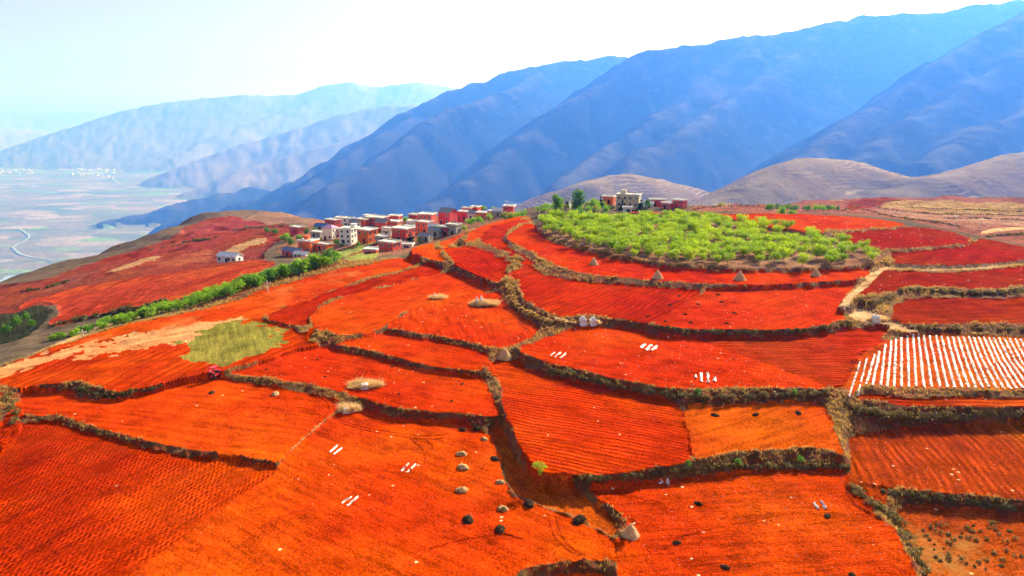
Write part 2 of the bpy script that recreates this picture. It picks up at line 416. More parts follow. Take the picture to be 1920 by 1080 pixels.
# ------------------------------------------------------------------ base relief of the hill (radial basis interpolation)
ctrl = []
def cz(px, py, z, lvl=0.0):
    a, b = ray(px, py)
    Y = (z + lvl - CAM_Z) / b
    ctrl.append((float(a * Y), float(Y), z))
def cy(px, py, Y):
    p = at(px, py, Y); ctrl.append((float(p[0]), float(Y), float(p[2])))
for q in [(0, 1080, -.3, 0), (500, 1080, 0, 0), (960, 1080, 0, 0), (1500, 1080, 0, 0), (1920, 1080, 0, -1), (250, 900, 0, 0), (700, 900, 0, 0), (1200, 800, 0, 2),
          (1700, 850, 0, .5), (1920, 850, 0, .5), (300, 790, 0, .7), (0, 770, -1.5, 0), (60, 760, -.6, .7), (700, 720, 0, 1.5), (1100, 680, 0, 3.9), (1500, 680, 0, 3.9),
          (1850, 690, 0, 4), (450, 690, 0, 2), (200, 700, -.8, 2.2), (750, 640, 0, 2.6), (900, 600, 0, 3.3), (650, 590, 0, 3.3), (1100, 560, 0, 5.6),
          (1400, 580, 0, 5.6), (1800, 590, 0, 5.6), (1850, 520, 0, 7), (1200, 510, 0, 7), (1500, 515, 0, 7), (900, 490, 0, 5.3), (800, 475, -.2, 4.6), (930, 420, -.2, 6),
          (1000, 420, 0, 7.5), (1100, 440, 0, 8.2), (1400, 450, 0, 8.2), (1600, 470, 0, 8.2), (1800, 475, 0, 7.9), (1750, 445, 0, 9), (1150, 405, 0, 8.2), (1300, 405, 0, 8.6),
          (1500, 410, 0, 9.8), (1650, 418, 0, 9.8), (1840, 452, -.6, 8), (1920, 460, -1.2, 8), (400, 640, -.8, 2.2), (300, 620, -1.2, 2.5), (100, 680, -2.4, 2.2), (600, 540, -.3, 3.4)]:
    cz(*q)
for q in [(80, 645, -3.5), (200, 612, -3), (330, 580, -2.2), (450, 545, -1), (560, 512, 0.5), (630, 492, 1.5), (700, 487, 2.5), (0, 690, -4)]:
    cz(*q)
for q in [(0, 640, 150), (40, 610, 165), (100, 600, 160), (200, 578, 165), (330, 548, 180), (430, 518, 195), (520, 500, 215), (30, 575, 190), (120, 555, 205), (250, 520, 225),
          (400, 500, 235), (480, 485, 250), (60, 545, 235), (0, 560, 240), (150, 515, 275), (250, 492, 320), (330, 476, 350), (480, 460, 380), (430, 470, 360),
          (600, 490, 225), (660, 480, 240), (560, 490, 262), (640, 465, 300),
          (0, 538, 300), (20, 526, 330), (100, 493, 420), (200, 459, 520), (280, 438, 600), (340, 418, 700), (430, 410, 790), (520, 402, 690), (470, 412, 650), (560, 420, 520), (400, 430, 560), (300, 455, 480),
          (620, 425, 470), (760, 412, 440), (860, 402, 430), (960, 396, 410), (1040, 398, 300), (1110, 394, 300),
          (1330, 388, 400), (1400, 384, 440), (1500, 376, 560), (1450, 395, 330), (1560, 395, 330), (1600, 385, 470), (1640, 373, 640), (1740, 378, 520), (1760, 392, 430), (1700, 398, 400), (1850, 390, 450), (1920, 390, 470),
          (1800, 412, 350), (1920, 412, 350), (1920, 432, 285), (1840, 428, 290), (1760, 415, 300), (2050, 430, 290), (2050, 400, 450)]:
    cy(*q)
for h in V: cy(h[0], h[1], h[2])
for x, y, z in [(-500, 420, -160), (-420, 560, -190), (-400, 760, -220), (-330, 900, -230), (-200, 960, -230), (0, 900, -190), (200, 900, -170), (400, 950, -170), (700, 900, -150),
                (-600, 300, -120), (-330, 180, -45), (-260, 120, -16), (-160, 60, -6), (-180, 20, -8), (160, 40, -1), (-60, 560, -52), (40, 560, -46), (200, 560, -46), (100, 640, -80), (300, 720, -70), (0, 680, -90), (-120, 780, -110),
                (600, 560, -25), (700, 300, -10), (500, 200, -2), (300, 90, -1), (60, 20, 0), (-60, 20, 0), (-900, 950, -320), (900, 950, -200)]:
    ctrl.append((x, y, z))
CT = np.array(ctrl)
def _phi(d2): return np.sqrt(d2 + 144.0)
def _fit():
    d2 = ((CT[:, None, :2] - CT[None, :, :2]) ** 2).sum(-1)
    n = len(CT)
    lam = np.where(CT[:, 1] > 250, 6.0, 2.0)
    A = np.zeros((n + 1, n + 1)); A[:n, :n] = _phi(d2) - np.diag(lam); A[:n, n] = 1; A[n, :n] = 1
    return np.linalg.solve(A, np.append(CT[:, 2], 0))
_W = _fit()
def H0(x, y):
    x = np.asarray(x, float); y = np.asarray(y, float)
    s = np.full(x.shape, _W[-1])
    for (cx, cy_, _), w in zip(CT, _W[:-1]):
        s += w * np.sqrt((x - cx) ** 2 + (y - cy_) ** 2 + 144.0)
    return s

_YS = np.geomspace(30, 1400, 440)
def hit(px, py, lvl=0.0):
    """where the ray through a picture point meets the hill raised by lvl"""
    px = np.atleast_1d(np.asarray(px, float)); py = np.atleast_1d(np.asarray(py, float))
    a, b = ray(px, py)
    X = a[:, None] * _YS; Z = CAM_Z + b[:, None] * _YS
    G = Z - (H0(X, np.broadcast_to(_YS, X.shape)) + lvl)
    neg = G < 0
    i = np.where(neg.any(1), neg.argmax(1), len(_YS) - 1)
    i = np.maximum(i, 1); k = np.arange(len(px))
    g0, g1 = G[k, i - 1], G[k, i]
    f = np.clip(g0 / np.where(np.abs(g0 - g1) < 1e-9, 1e-9, g0 - g1), 0, 1)
    Y = _YS[i - 1] * (1 - f) + _YS[i] * f
    return a * Y, Y

# ------------------------------------------------------------------ fields traced as outlines on the ground
F = []
def field(key, lvl, poly, mat, label, furrow=None, curve=0.0, warp=0.35, core=True, name='field'):
    F.append(dict(key=key, lvl=lvl * 0.86, poly=poly, mat=mat, label=label, furrow=furrow, curve=curve, warp=warp, core=core, name=name))

S = {}
S['f1'] = soil('soil_dibbled', (0.576, 0.0378, 0.0013), furrow=0.62, amp=0.10, dibble=0.75, clod=0.03, speck=0.02)
S['f2'] = soil('soil_smooth', (0.608, 0.0518, 0.0013), (0.528, 0.0335, 0.0013), clod=0.05, speck=0.05, big=0.035)
S['t1'] = soil('soil_track', (0.496, 0.072, 0.0042), clod=0.02, speck=0.0)
S['f4'] = soil('soil_cloddy', (0.528, 0.0402, 0.0013), (0.432, 0.0281, 0.0013), clod=0.075, speck=0.10)
S['f5'] = soil('soil_ploughed_across', (0.56, 0.0378, 0.0013), furrow=0.8, amp=0.05, clod=0.04, speck=0.02)
S['f8'] = soil('soil_levelled_orange', (0.576, 0.0653, 0.0017), (0.48, 0.0571, 0.0034), clod=0.02)
S['f7'] = soil('soil_tomb_plot', (0.56, 0.0378, 0.0013), (0.48, 0.0256, 0.0013), clod=0.05, speck=0.07)
S['f14'] = soil('soil_contour_ploughed', (0.576, 0.0439, 0.0013), furrow=2.0, amp=0.07, clod=0.03, speck=0.0)
S['f10'] = soil('soil_upper_lobe', (0.576, 0.0518, 0.0013), (0.528, 0.0335, 0.0013), clod=0.045, speck=0.06)
S['f12'] = soil('soil_dark_strip', (0.448, 0.0207, 0.0013), furrow=0.9, amp=0.04, clod=0.02)
S['f13'] = soil('soil_orange_strip', (0.576, 0.0548, 0.0025), (0.512, 0.0353, 0.0017), clod=0.03, speck=0.05, big=0.05, pale=(0.528, 0.128, 0.028))
S['f17'] = soil('soil_bright_stony', (0.56, 0.0353, 0.0017), (0.48, 0.0256, 0.0013), clod=0.055, speck=0.10)
S['f18'] = soil('soil_dark_plough', (0.3496, 0.0252, 0.0042), (0.448, 0.0256, 0.0021), furrow=1.0, amp=0.08, clod=0.06, big=0.05)
S['f19'] = soil('soil_ridged', (0.512, 0.0244, 0.0017), furrow=1.15, amp=0.13, clod=0.02)
S['f19b'] = soil('soil_heaped', (0.544, 0.0317, 0.0017), (0.432, 0.0244, 0.0021), clod=0.045, speck=0.06)
S['f20'] = soil('soil_stook_plot', (0.528, 0.0305, 0.0021), (0.464, 0.0231, 0.0021), clod=0.03, speck=0.06)
S['f21'] = soil('soil_curved_strip', (0.464, 0.0207, 0.0021), furrow=0.8, amp=0.05, clod=0.02)
S['f25'] = soil('soil_orchard_floor', (0.36, 0.2, 0.13), (0.28, 0.13, 0.08), clod=0.04, speck=0.1, big=0.06)
S['f26'] = soil('soil_far_red', (0.496, 0.0366, 0.005), (0.448, 0.0292, 0.005), clod=0.03, speck=0.10)
S['f28'] = soil('soil_deep_red', (0.2484, 0.0182, 0.0042), (0.3128, 0.0155, 0.0042), clod=0.03, speck=0.05)
S['f30'] = soil('soil_right_red', (0.3128, 0.0258, 0.0028), (0.2392, 0.0184, 0.0035), furrow=0.9, amp=0.05, clod=0.03)
S['f31'] = soil('soil_mulched', (0.5, 0.068, 0.0072), (0.44, 0.051, 0.0072), clod=0.04, speck=0.15)
S['f32'] = soil('soil_orange_step', (0.48, 0.0435, 0.005), clod=0.05, speck=0.2, furrow=1.0, amp=0.08)
S['f33'] = soil('soil_orange_furrows', (0.4232, 0.057, 0.0035), (0.3496, 0.0414, 0.0035), furrow=0.95, amp=0.07, clod=0.045, speck=0.09)
S['f34'] = soil('soil_fallow_scrub', (0.416, 0.068, 0.0056), (0.368, 0.0552, 0.007), clod=0.09, speck=0.05, big=0.1, pale=(0.368, 0.1564, 0.042))
S['straw'] = soil('straw_litter', (0.72, 0.36, 0.16), (0.68, 0.24, 0.08), clod=0.05, big=0.09)
S['greenp'] = soil('weedy_green', (0.3, 0.24, 0.05), (0.22, 0.2, 0.035), clod=0.05, big=0.08)
S['path'] = soil('path_earth', (0.66, 0.42, 0.22), (0.55, 0.3, 0.14), clod=0.02, big=0.1)
S['maroon'] = soil('soil_maroon_slope', (0.27, 0.034, 0.02), (0.2, 0.05, 0.034), clod=0.08, big=0.018, contour=3.0)
S['lf1'] = soil('soil_contour_terraces', (0.44, 0.05, 0.018), (0.34, 0.042, 0.02), clod=0.08, contour=1.3, big=0.03)
S['tan'] = soil('soil_tan', (0.44, 0.27, 0.13), (0.38, 0.2, 0.1), clod=0.04, big=0.03)
S['tanrow'] = soil('soil_tan_rows', (0.46, 0.26, 0.17), (0.27, 0.1, 0.07), clod=0.05, big=0.06, contour=0.9)
S['grass'] = soil('grass_slope', (0.27, 0.3, 0.07), (0.34, 0.33, 0.1), clod=0.05, big=0.03)
S['rim'] = soil('rim_scrub', (0.2, 0.13, 0.09), (0.13, 0.1, 0.07), clod=0.12, big=0.02)
S['pinkland'] = soil('soil_pinkish_far', (0.34, 0.13, 0.09), (0.26, 0.09, 0.07), clod=0.06, big=0.02, contour=2.6)
S['brownhill'] = soil('soil_brown_knoll', (0.3, 0.17, 0.11), (0.25, 0.13, 0.09), clod=0.05, big=0.02)
S['ravine'] = soil('ravine_scrub', (0.06, 0.055, 0.03), (0.035, 0.045, 0.03), clod=0.3, big=0.05)
S['village'] = soil('village_ground', (0.34, 0.17, 0.1), (0.26, 0.1, 0.06), clod=0.04, big=0.06)

# slopes beyond the hill first, so the nearer fields win where outlines touch
field('lm', 0, [(-60, 600), (-60, 545), (30, 532), (90, 522), (130, 507), (170, 492), (220, 478), (290, 462), (330, 445), (345, 428), (380, 412), (440, 406), (540, 418), (560, 440), (520, 450), (500, 470), (480, 500), (300, 530), (100, 570), (20, 590)], S['maroon'], 'maroon terraced slope falling towards the valley rim', core=False)
field('bh', 0, [(440, 414), (470, 404), (520, 397), (565, 402), (600, 416), (560, 419), (500, 420)], S['brownhill'], 'smooth brown knoll behind the maroon slope', core=False)
field('vil', 0, [(515, 470), (560, 430), (620, 408), (720, 402), (860, 392), (960, 388), (985, 400), (960, 412), (870, 440), (800, 458), (760, 478), (690, 484), (620, 478), (540, 486)], S['village'], 'dusty ground between the village houses', core=False, name='village_ground')
field('lf1', 0, [(28, 577), (60, 560), (95, 553), (130, 541), (180, 531), (250, 521), (330, 511), (400, 502), (450, 492), (485, 486), (520, 492), (500, 505), (460, 520), (420, 533), (380, 547), (330, 560), (270, 572), (210, 583), (150, 597), (105, 612), (88, 604), (112, 588), (105, 572), (82, 562), (60, 572), (35, 582)], S['lf1'], 'light red field of stepped contour furrows below the hedge road', furrow=((150, 590), (240, 525)), curve=0.004, core=False)
field('rav', 0, [(-60, 600), (0, 590), (35, 585), (75, 570), (100, 580), (85, 602), (62, 622), (30, 640), (-60, 655)], S['ravine'], 'dark scrubby ravine at the left edge', core=False, name='ravine')
field('ls1', 0, [(330, 441), (360, 424), (420, 412), (480, 412), (520, 425), (480, 432), (420, 436), (370, 446)], soil('soil_plum', (0.3, 0.045, 0.04), (0.24, 0.05, 0.045), clod=.08, big=.03, contour=2.4), 'plum red plot near the top of the maroon slope', core=False)
field('ls2', 0, [(270, 470), (320, 458), (400, 446), (470, 440), (440, 452), (380, 464), (310, 476)], soil('soil_brick', (0.32, 0.045, 0.03), (0.26, 0.045, 0.034), clod=.08, big=.03, contour=2.4), 'brick red band across the maroon slope', core=False)
field('ls3', 0, [(60, 545), (120, 520), (170, 503), (190, 506), (150, 522), (100, 540)], soil('soil_dusky', (0.3, 0.05, 0.04), (0.22, 0.06, 0.05), clod=.08, big=.03, contour=2.4), 'dusky red plot at the left end of the maroon slope', core=False)
field('ls4', 0, [(330, 478), (390, 466), (405, 470), (395, 486), (340, 496), (290, 502), (300, 488)], soil('soil_rust', (0.34, 0.06, 0.035), (0.27, 0.07, 0.05), clod=.08, big=.03, contour=2.4), 'rusty plot left of the lone white shed', core=False)
field('tn1', 0, [(404, 484), (412, 474), (440, 462), (480, 449), (505, 443), (490, 455), (455, 468), (430, 480)], S['tan'], 'tan strip behind the lone white shed', core=False)
field('tn2', 0, [(196, 511), (235, 497), (290, 479), (306, 480), (275, 491), (250, 501), (220, 509)], S['tan'], 'narrow tan strip on the maroon slope', core=False)
field('gr1', 0, [(500, 520), (530, 503), (570, 487), (630, 471), (690, 455), (702, 456), (690, 466), (655, 478), (620, 490), (560, 508)], S['grass'], 'pale green grass slope below the white house', core=False, name='grass_slope')
field('gr2', 0, [(640, 488), (670, 475), (690, 470), (715, 478), (700, 488), (660, 492)], S['grass'], 'small green plot beside the nearest red house', core=False, name='grass_slope')
field('dr1', 0, [(655, 478), (690, 464), (704, 458), (706, 463), (690, 470), (665, 478)], S['maroon'], 'narrow dark red plot inside the green slope', core=False)
field('pk', 0, [(1290, 398), (1310, 385), (1360, 378), (1440, 372), (1560, 368), (1640, 366), (1700, 369), (1990, 380), (1990, 470), (1900, 455), (1830, 440), (1720, 418), (1600, 402), (1440, 398)], S['pinkland'], 'pinkish brown terraces behind the right fields', core=False)
field('tn3', 0, [(1318, 386), (1400, 376), (1480, 372), (1590, 370), (1580, 375), (1480, 379), (1400, 384), (1340, 390)], S['tan'], 'pale tan strip on the skyline behind the hedge', core=False)
field('mr3', 0, [(1585, 392), (1592, 378), (1620, 371), (1660, 370), (1690, 374), (1655, 381), (1635, 390), (1600, 396)], S['maroon'], 'maroon plot on the skyline beside the tan terraces', core=False)
field('tr1', 0, [(1645, 384), (1680, 376), (1740, 374), (1800, 377), (1990, 390), (1990, 404), (1860, 399), (1760, 398), (1700, 395), (1660, 391)], soil('soil_crescent', (0.48, 0.31, 0.12), (0.36, 0.18, 0.09), clod=0.05, big=0.05, contour=1.0), 'yellow tan crescent terrace at the right skyline', core=False)
field('tr2', 0, [(1640, 390), (1700, 398), (1760, 401), (1860, 402), (1990, 407), (1990, 428), (1900, 428), (1830, 428), (1770, 418), (1700, 409), (1650, 402)], S['tanrow'], 'stepped pale and brown terraces beside the road', core=False)
field('road', 0.1, [(1835, 434), (1860, 428), (1920, 425), (1990, 423), (1990, 428), (1920, 430), (1865, 434), (1845, 438)], S['path'], 'pale road curving past the right terraces', core=False, name='road', warp=0.1)

field('hr', -2.2, [(-60, 712), (0, 690), (60, 663), (110, 640), (170, 615), (230, 597), (300, 580), (360, 566), (378, 568), (330, 585), (250, 606), (190, 624), (130, 648), (60, 680), (0, 704), (-60, 725)], S['path'], 'pale dusty road beside the green hedge', core=False, name='road', warp=0.6)
field('f13', 2.3, [(770, 486), (790, 497), (740, 510), (690, 520), (640, 537), (580, 560), (520, 580), (497, 592), (470, 600), (400, 612), (340, 615), (280, 622), (230, 627), (140, 650), (60, 680), (0, 700), (-40, 712), (-40, 706), (40, 675), (130, 640), (230, 610), (300, 596), (400, 575), (480, 550), (540, 530), (600, 513), (640, 503), (700, 495), (740, 483)], S['f13'], 'long orange strip below the green hedge')
field('f14', 2.2, [(-60, 725), (-60, 716), (0, 697), (60, 676), (120, 653), (230, 630), (290, 625), (350, 619), (420, 611), (480, 603), (495, 600), (505, 607), (540, 615), (560, 620), (565, 632), (578, 640), (600, 646), (585, 650), (540, 660), (500, 674), (460, 684), (420, 696), (400, 702), (370, 708), (300, 722), (270, 729), (240, 732), (215, 734), (190, 729), (165, 719), (140, 716), (110, 720), (70, 722), (55, 730), (40, 730), (0, 724), (-60, 728)], S['f14'], 'red contour-ploughed field round the green weedy patch', furrow=((190, 690), (300, 640)), curve=0.02)
field('st', 2.2, [(148, 668), (165, 656), (205, 648), (228, 640), (200, 642), (160, 655), (100, 680), (60, 694), (20, 706), (-40, 716), (-40, 700), (60, 672), (130, 650), (230, 630), (290, 622), (360, 610), (440, 600), (450, 607), (425, 616), (390, 624), (375, 634), (345, 640), (330, 650), (300, 646), (285, 655), (262, 652), (248, 662), (225, 660), (205, 670), (180, 666), (172, 674)], S['straw'], 'pale straw litter strewn over the left field', warp=2.4, name='straw_litter')
field('gp', 2.2, [(345, 645), (352, 632), (375, 630), (395, 615), (430, 605), (470, 604), (500, 606), (520, 615), (525, 628), (538, 633), (534, 650), (505, 660), (470, 672), (440, 682), (410, 686), (392, 676), (350, 680), (345, 670), (360, 655)], S['greenp'], 'olive green weedy patch on the left red field', warp=1.8, name='weedy_patch')
field('f16', 0.7, [(35, 745), (60, 738), (130, 737), (150, 745), (170, 752), (200, 755), (230, 751), (290, 738), (350, 723), (385, 713), (410, 711), (430, 714), (480, 722), (530, 731), (570, 741), (610, 750), (640, 760), (640, 766), (615, 783), (575, 816), (555, 836), (515, 868), (500, 863), (440, 855), (380, 845), (300, 832), (240, 820), (180, 803), (140, 788), (110, 782), (60, 780), (45, 772), (38, 760)], S['f2'], 'smooth orange-red field with the red tractor at its top')
field('f1', 0.0, [(40, 799), (70, 795), (115, 797), (140, 805), (160, 810), (240, 836), (300, 850), (360, 860), (420, 867), (480, 873), (520, 878), (512, 895), (450, 934), (410, 964), (340, 1014), (280, 1054), (240, 1084), (130, 1260), (-300, 1260), (-200, 900), (0, 852), (25, 837), (35, 820)], S['f1'], 'bright red field of dibbled planting holes in the left foreground', furrow=((270, 1000), (430, 900)))
field('f2', 0.0, [(520, 876), (555, 840), (578, 818), (618, 786), (645, 772), (680, 768), (700, 773), (720, 781), (760, 790), (800, 793), (850, 798), (870, 800), (905, 810), (920, 825), (935, 850), (938, 880), (945, 905), (958, 930), (985, 940), (1010, 950), (1060, 965), (1085, 974), (1110, 990), (1140, 1005), (1152, 1022), (1154, 1045), (1130, 1052), (1100, 1049), (1060, 1051), (1000, 1060), (965, 1072), (930, 1120), (900, 1260), (120, 1260), (235, 1080), (275, 1052), (335, 1012), (405, 962), (445, 932), (508, 893)], S['f2'], 'broad red foreground field with white strips and earth heaps')
field('t1', -0.35, [(915, 812), (932, 803), (942, 812), (955, 845), (968, 870), (985, 893), (1010, 908), (1045, 918), (1075, 924), (1095, 933), (1115, 948), (1140, 968), (1158, 986), (1158, 1000), (1148, 1010), (1138, 1002), (1108, 987), (1083, 970), (1058, 962), (1008, 947), (983, 936), (962, 928), (950, 905), (943, 878), (938, 850), (925, 825)], S['t1'], 'smooth sunken orange track below the curved bank', name='track', warp=0.25)
field('f3', -0.9, [(930, 1180), (985, 1088), (1060, 1078), (1120, 1080), (1150, 1090), (1165, 1260), (930, 1260)], S['f2'], 'lower plot below the scarp at the bottom edge')
field('f4', 0.3, [(1100, 919), (1150, 912), (1200, 909), (1260, 904), (1300, 897), (1340, 892), (1400, 890), (1450, 887), (1520, 886), (1580, 886), (1592, 892), (1588, 905), (1590, 930), (1600, 948), (1630, 965), (1660, 982), (1680, 1000), (1690, 1025), (1710, 1055), (1720, 1090), (1760, 1260), (1165, 1260), (1158, 1050), (1165, 1020), (1200, 990), (1195, 975), (1165, 965), (1140, 945), (1115, 930)], S['f4'], 'cloddy red field with dark heaps in the right foreground', furrow=((1200, 1000), (1500, 980)))
field('f34', -1.1, [(1690, 953), (1720, 951), (1800, 958), (1860, 966), (1990, 980), (2200, 990), (2200, 1260), (1775, 1260), (1735, 1085), (1712, 1045), (1697, 1012), (1682, 985), (1682, 965)], S['f34'], 'scrubby orange fallow in the bottom right corner', warp=0.6)
field('f33', 0.5, [(1590, 818), (1640, 813), (1700, 806), (1780, 803), (1860, 800), (2200, 794), (2200, 955), (1920, 942), (1860, 934), (1800, 930), (1740, 923), (1680, 916), (1640, 911), (1600, 906), (1592, 890), (1594, 850)], S['f33'], 'orange-brown field of curved furrows below the long hedge bank', furrow=((1700, 812), (1800, 925)), curve=0.012)
field('f5', 2.1, [(930, 676), (955, 676), (1000, 698), (1040, 711), (1080, 722), (1130, 733), (1200, 744), (1250, 752), (1272, 760), (1279, 772), (1283, 795), (1289, 820), (1292, 850), (1296, 866), (1240, 876), (1180, 884), (1120, 889), (1060, 893), (1020, 891), (1004, 885), (985, 862), (975, 841), (965, 816), (950, 790), (943, 775), (941, 758), (938, 735), (930, 706), (923, 690)], S['f5'], 'red field ploughed across in fine ridges at the picture centre', furrow=((1000, 790), (1250, 830)), curve=0.003)
field('f8', 2.2, [(1284, 763), (1330, 763), (1400, 760), (1440, 757), (1480, 758), (1530, 758), (1545, 764), (1550, 778), (1560, 802), (1574, 830), (1584, 856), (1560, 846), (1530, 839), (1480, 840), (1440, 844), (1380, 849), (1330, 858), (1303, 864), (1298, 850), (1294, 820), (1288, 790)], S['f8'], 'levelled orange plot with three dark heaps along its top')
field('f7', 1.45, [(430, 702), (480, 688), (530, 671), (560, 661), (600, 652), (625, 654), (640, 662), (680, 669), (720, 679), (760, 689), (800, 697), (850, 704), (900, 711), (911, 715), (916, 727), (923, 747), (930, 766), (936, 780), (930, 786), (900, 781), (850, 778), (800, 773), (760, 768), (720, 760), (690, 750), (665, 745), (640, 736), (600, 727), (560, 720), (520, 713), (480, 708), (440, 704)], S['f7'], 'red plot holding the grassy tomb island')
field('f9', 2.5, [(625, 646), (650, 640), (690, 634), (712, 628), (722, 627), (760, 634), (800, 640), (850, 648), (880, 655), (905, 664), (918, 670), (914, 684), (905, 696), (895, 698), (860, 693), (820, 688), (760, 676), (720, 665), (680, 655), (640, 647)], S['f7'], 'narrow red strip between two banks left of the straw sheaf')
field('f11', 3.1, [(585, 606), (580, 602), (587, 589), (602, 575), (627, 563), (680, 549), (740, 536), (800, 521), (840, 512), (862, 519), (900, 535), (930, 547), (900, 550), (850, 560), (800, 572), (760, 587), (735, 602), (722, 614), (710, 619), (680, 626), (640, 629), (620, 626), (607, 613)], S['f10'], 'rounded orange lobe field left of the tomb mounds', furrow=((600, 600), (800, 540)))
field('f10', 3.4, [(722, 616), (737, 603), (762, 588), (802, 573), (852, 561), (902, 551), (934, 548), (940, 557), (950, 572), (970, 588), (998, 607), (1014, 621), (1005, 632), (980, 643), (950, 652), (940, 654), (925, 653), (900, 647), (850, 637), (800, 628), (750, 620)], S['f7'], 'red field carrying two grassy tomb mounds with white spires')
field('f12', 2.8, [(502, 594), (507, 601), (540, 609), (570, 612), (577, 604), (584, 588), (599, 573), (624, 560), (680, 546), (740, 532), (800, 517), (832, 510), (822, 504), (802, 499), (782, 501), (740, 514), (700, 523), (650, 538), (600, 556), (550, 575), (520, 585)], S['f12'], 'darker red strip curving along the rounded orange lobe', furrow=((520, 595), (780, 510)))
field('f24', 4.7, [(770, 466), (790, 460), (814, 455), (816, 466), (826, 481), (838, 492), (820, 490), (800, 485), (785, 479), (770, 475)], S['f10'], 'small orange plot at the brow above the village')
field('f24b', 5.2, [(818, 456), (850, 445), (868, 438), (880, 430), (866, 446), (850, 456), (840, 463), (828, 465)], S['f13'], 'straw-littered orange corner plot above the village roofs')
field('f23', 5.2, [(842, 468), (866, 463), (893, 467), (918, 476), (936, 487), (948, 496), (940, 505), (944, 520), (944, 530), (930, 530), (900, 518), (872, 506), (852, 497), (840, 483), (832, 471)], S['f19'], 'small finely furrowed red plot left of the dry grass ridge', furrow=((860, 480), (930, 505)))
field('f22', 6.0, [(868, 456), (874, 444), (892, 429), (922, 417), (952, 409), (985, 404), (1000, 405), (962, 413), (930, 421), (906, 433), (895, 447), (890, 456)], S['f10'], 'orange strip sweeping up to the bushes behind the orchard')
field('f21', 6.0, [(1000, 408), (962, 416), (927, 427), (908, 441), (899, 456), (915, 461), (938, 468), (962, 478), (980, 492), (986, 500), (976, 508), (1002, 497), (985, 484), (965, 474), (945, 459), (943, 445), (958, 430), (980, 417)], S['f21'], 'dark red curved strip left of the stook terrace', furrow=((900, 450), (985, 412)))
field('f19b', 5.6, [(1310, 546), (1400, 545), (1450, 543), (1520, 541), (1580, 536), (1608, 532), (1598, 543), (1588, 556), (1578, 570), (1574, 582), (1583, 592), (1581, 600), (1570, 602), (1540, 610), (1500, 616), (1440, 619), (1380, 618), (1320, 618), (1260, 616), (1214, 610)], S['f19b'], 'red field dotted with small dark heaps below the stooks')
field('f19a', 5.6, [(977, 508), (986, 500), (1002, 506), (1022, 517), (1060, 527), (1110, 533), (1160, 537), (1220, 542), (1290, 545), (1320, 546), (1226, 607), (1200, 606), (1170, 600), (1150, 597), (1130, 595), (1100, 592), (1060, 598), (1050, 598), (1020, 582), (995, 570), (980, 560), (973, 548), (972, 525)], S['f19'], 'red field of long parallel ridges behind the twin white tombs', furrow=((1228, 600), (1318, 548)))
field('f20', 7.0, [(950, 449), (954, 440), (967, 430), (987, 420), (1000, 418), (1006, 436), (1030, 455), (1060, 466), (1100, 477), (1140, 488), (1180, 494), (1240, 504), (1300, 510), (1360, 512), (1420, 512), (1480, 512), (1540, 511), (1600, 507), (1636, 503), (1626, 512), (1614, 522), (1560, 526), (1500, 530), (1440, 533), (1400, 534), (1340, 532), (1280, 530), (1220, 526), (1160, 521), (1110, 516), (1060, 507), (1040, 498), (1020, 489), (1005, 477), (985, 467), (965, 459)], S['f20'], 'curved red terrace carrying four straw stooks under the orchard')
field('f25', 8.2, [(1003, 418), (1012, 434), (1042, 447), (1090, 462), (1150, 477), (1200, 487), (1260, 496), (1330, 500), (1400, 502), (1500, 502), (1580, 499), (1640, 492), (1662, 486), (1650, 475), (1600, 460), (1560, 447), (1480, 436), (1400, 424), (1360, 413), (1320, 404), (1250, 401), (1150, 400), (1050, 404)], S['f25'], 'grey-brown orchard floor', name='orchard_floor')
field('f26', 9.6, [(1150, 397), (1200, 396), (1300, 398), (1360, 400), (1440, 400), (1530, 402), (1600, 405), (1660, 411), (1704, 420), (1690, 424), (1640, 429), (1570, 433), (1548, 430), (1545, 438), (1480, 432), (1410, 420), (1370, 410), (1325, 401), (1250, 399)], S['f26'], 'bright red field on the crest behind the orchard')
field('f27', 8.9, [(1560, 441), (1600, 438), (1650, 434), (1700, 427), (1722, 424), (1760, 429), (1800, 436), (1823, 445), (1818, 454), (1800, 457), (1760, 461), (1700, 466), (1670, 467), (1650, 469), (1620, 460), (1580, 449)], S['f28'], 'speckled deep red crescent field right of the orchard tip')
field('f28', 7.9, [(1668, 476), (1700, 474), (1760, 469), (1800, 465), (1826, 457), (1834, 446), (1860, 449), (1900, 458), (1990, 470), (1990, 480), (1925, 486), (1900, 490), (1850, 494), (1780, 496), (1720, 496), (1690, 495), (1672, 490)], S['f28'], 'deep red field above the pale footpath at the right edge')
field('f29', 6.9, [(1645, 510), (1690, 508), (1740, 511), (1800, 510), (1860, 506), (1925, 499), (1990, 495), (1990, 530), (1925, 535), (1860, 541), (1800, 540), (1740, 537), (1700, 538), (1680, 545), (1650, 550), (1620, 555), (1610, 552), (1620, 540), (1635, 521)], S['f28'], 'deep red field below the pale footpath')
field('f30', 5.6, [(1700, 562), (1750, 558), (1800, 561), (1860, 563), (1925, 557), (1990, 555), (1990, 610), (1900, 607), (1860, 605), (1800, 607), (1740, 609), (1690, 607), (1673, 598), (1673, 588), (1686, 572)], S['f30'], 'smooth deep red field above the white mulch rows', furrow=((1700, 590), (1900, 580)))
field('jn', 5.0, [(1583, 590), (1600, 583), (1630, 582), (1655, 592), (1680, 610), (1722, 622), (1690, 623), (1650, 609), (1605, 601)], S['path'], 'pale trampled junction around the single white tomb', name='path', warp=0.8)
field('f18', 3.9, [(1290, 636), (1370, 636), (1440, 637), (1500, 635), (1540, 629), (1590, 619), (1640, 617), (1672, 619), (1662, 628), (1652, 634), (1636, 648), (1600, 662), (1594, 682), (1590, 702), (1574, 716), (1555, 726), (1500, 712), (1440, 693), (1390, 676), (1330, 658)], S['f18'], 'darker freshly ploughed corner left of the white mulch rows', furrow=((1320, 640), (1480, 640)))
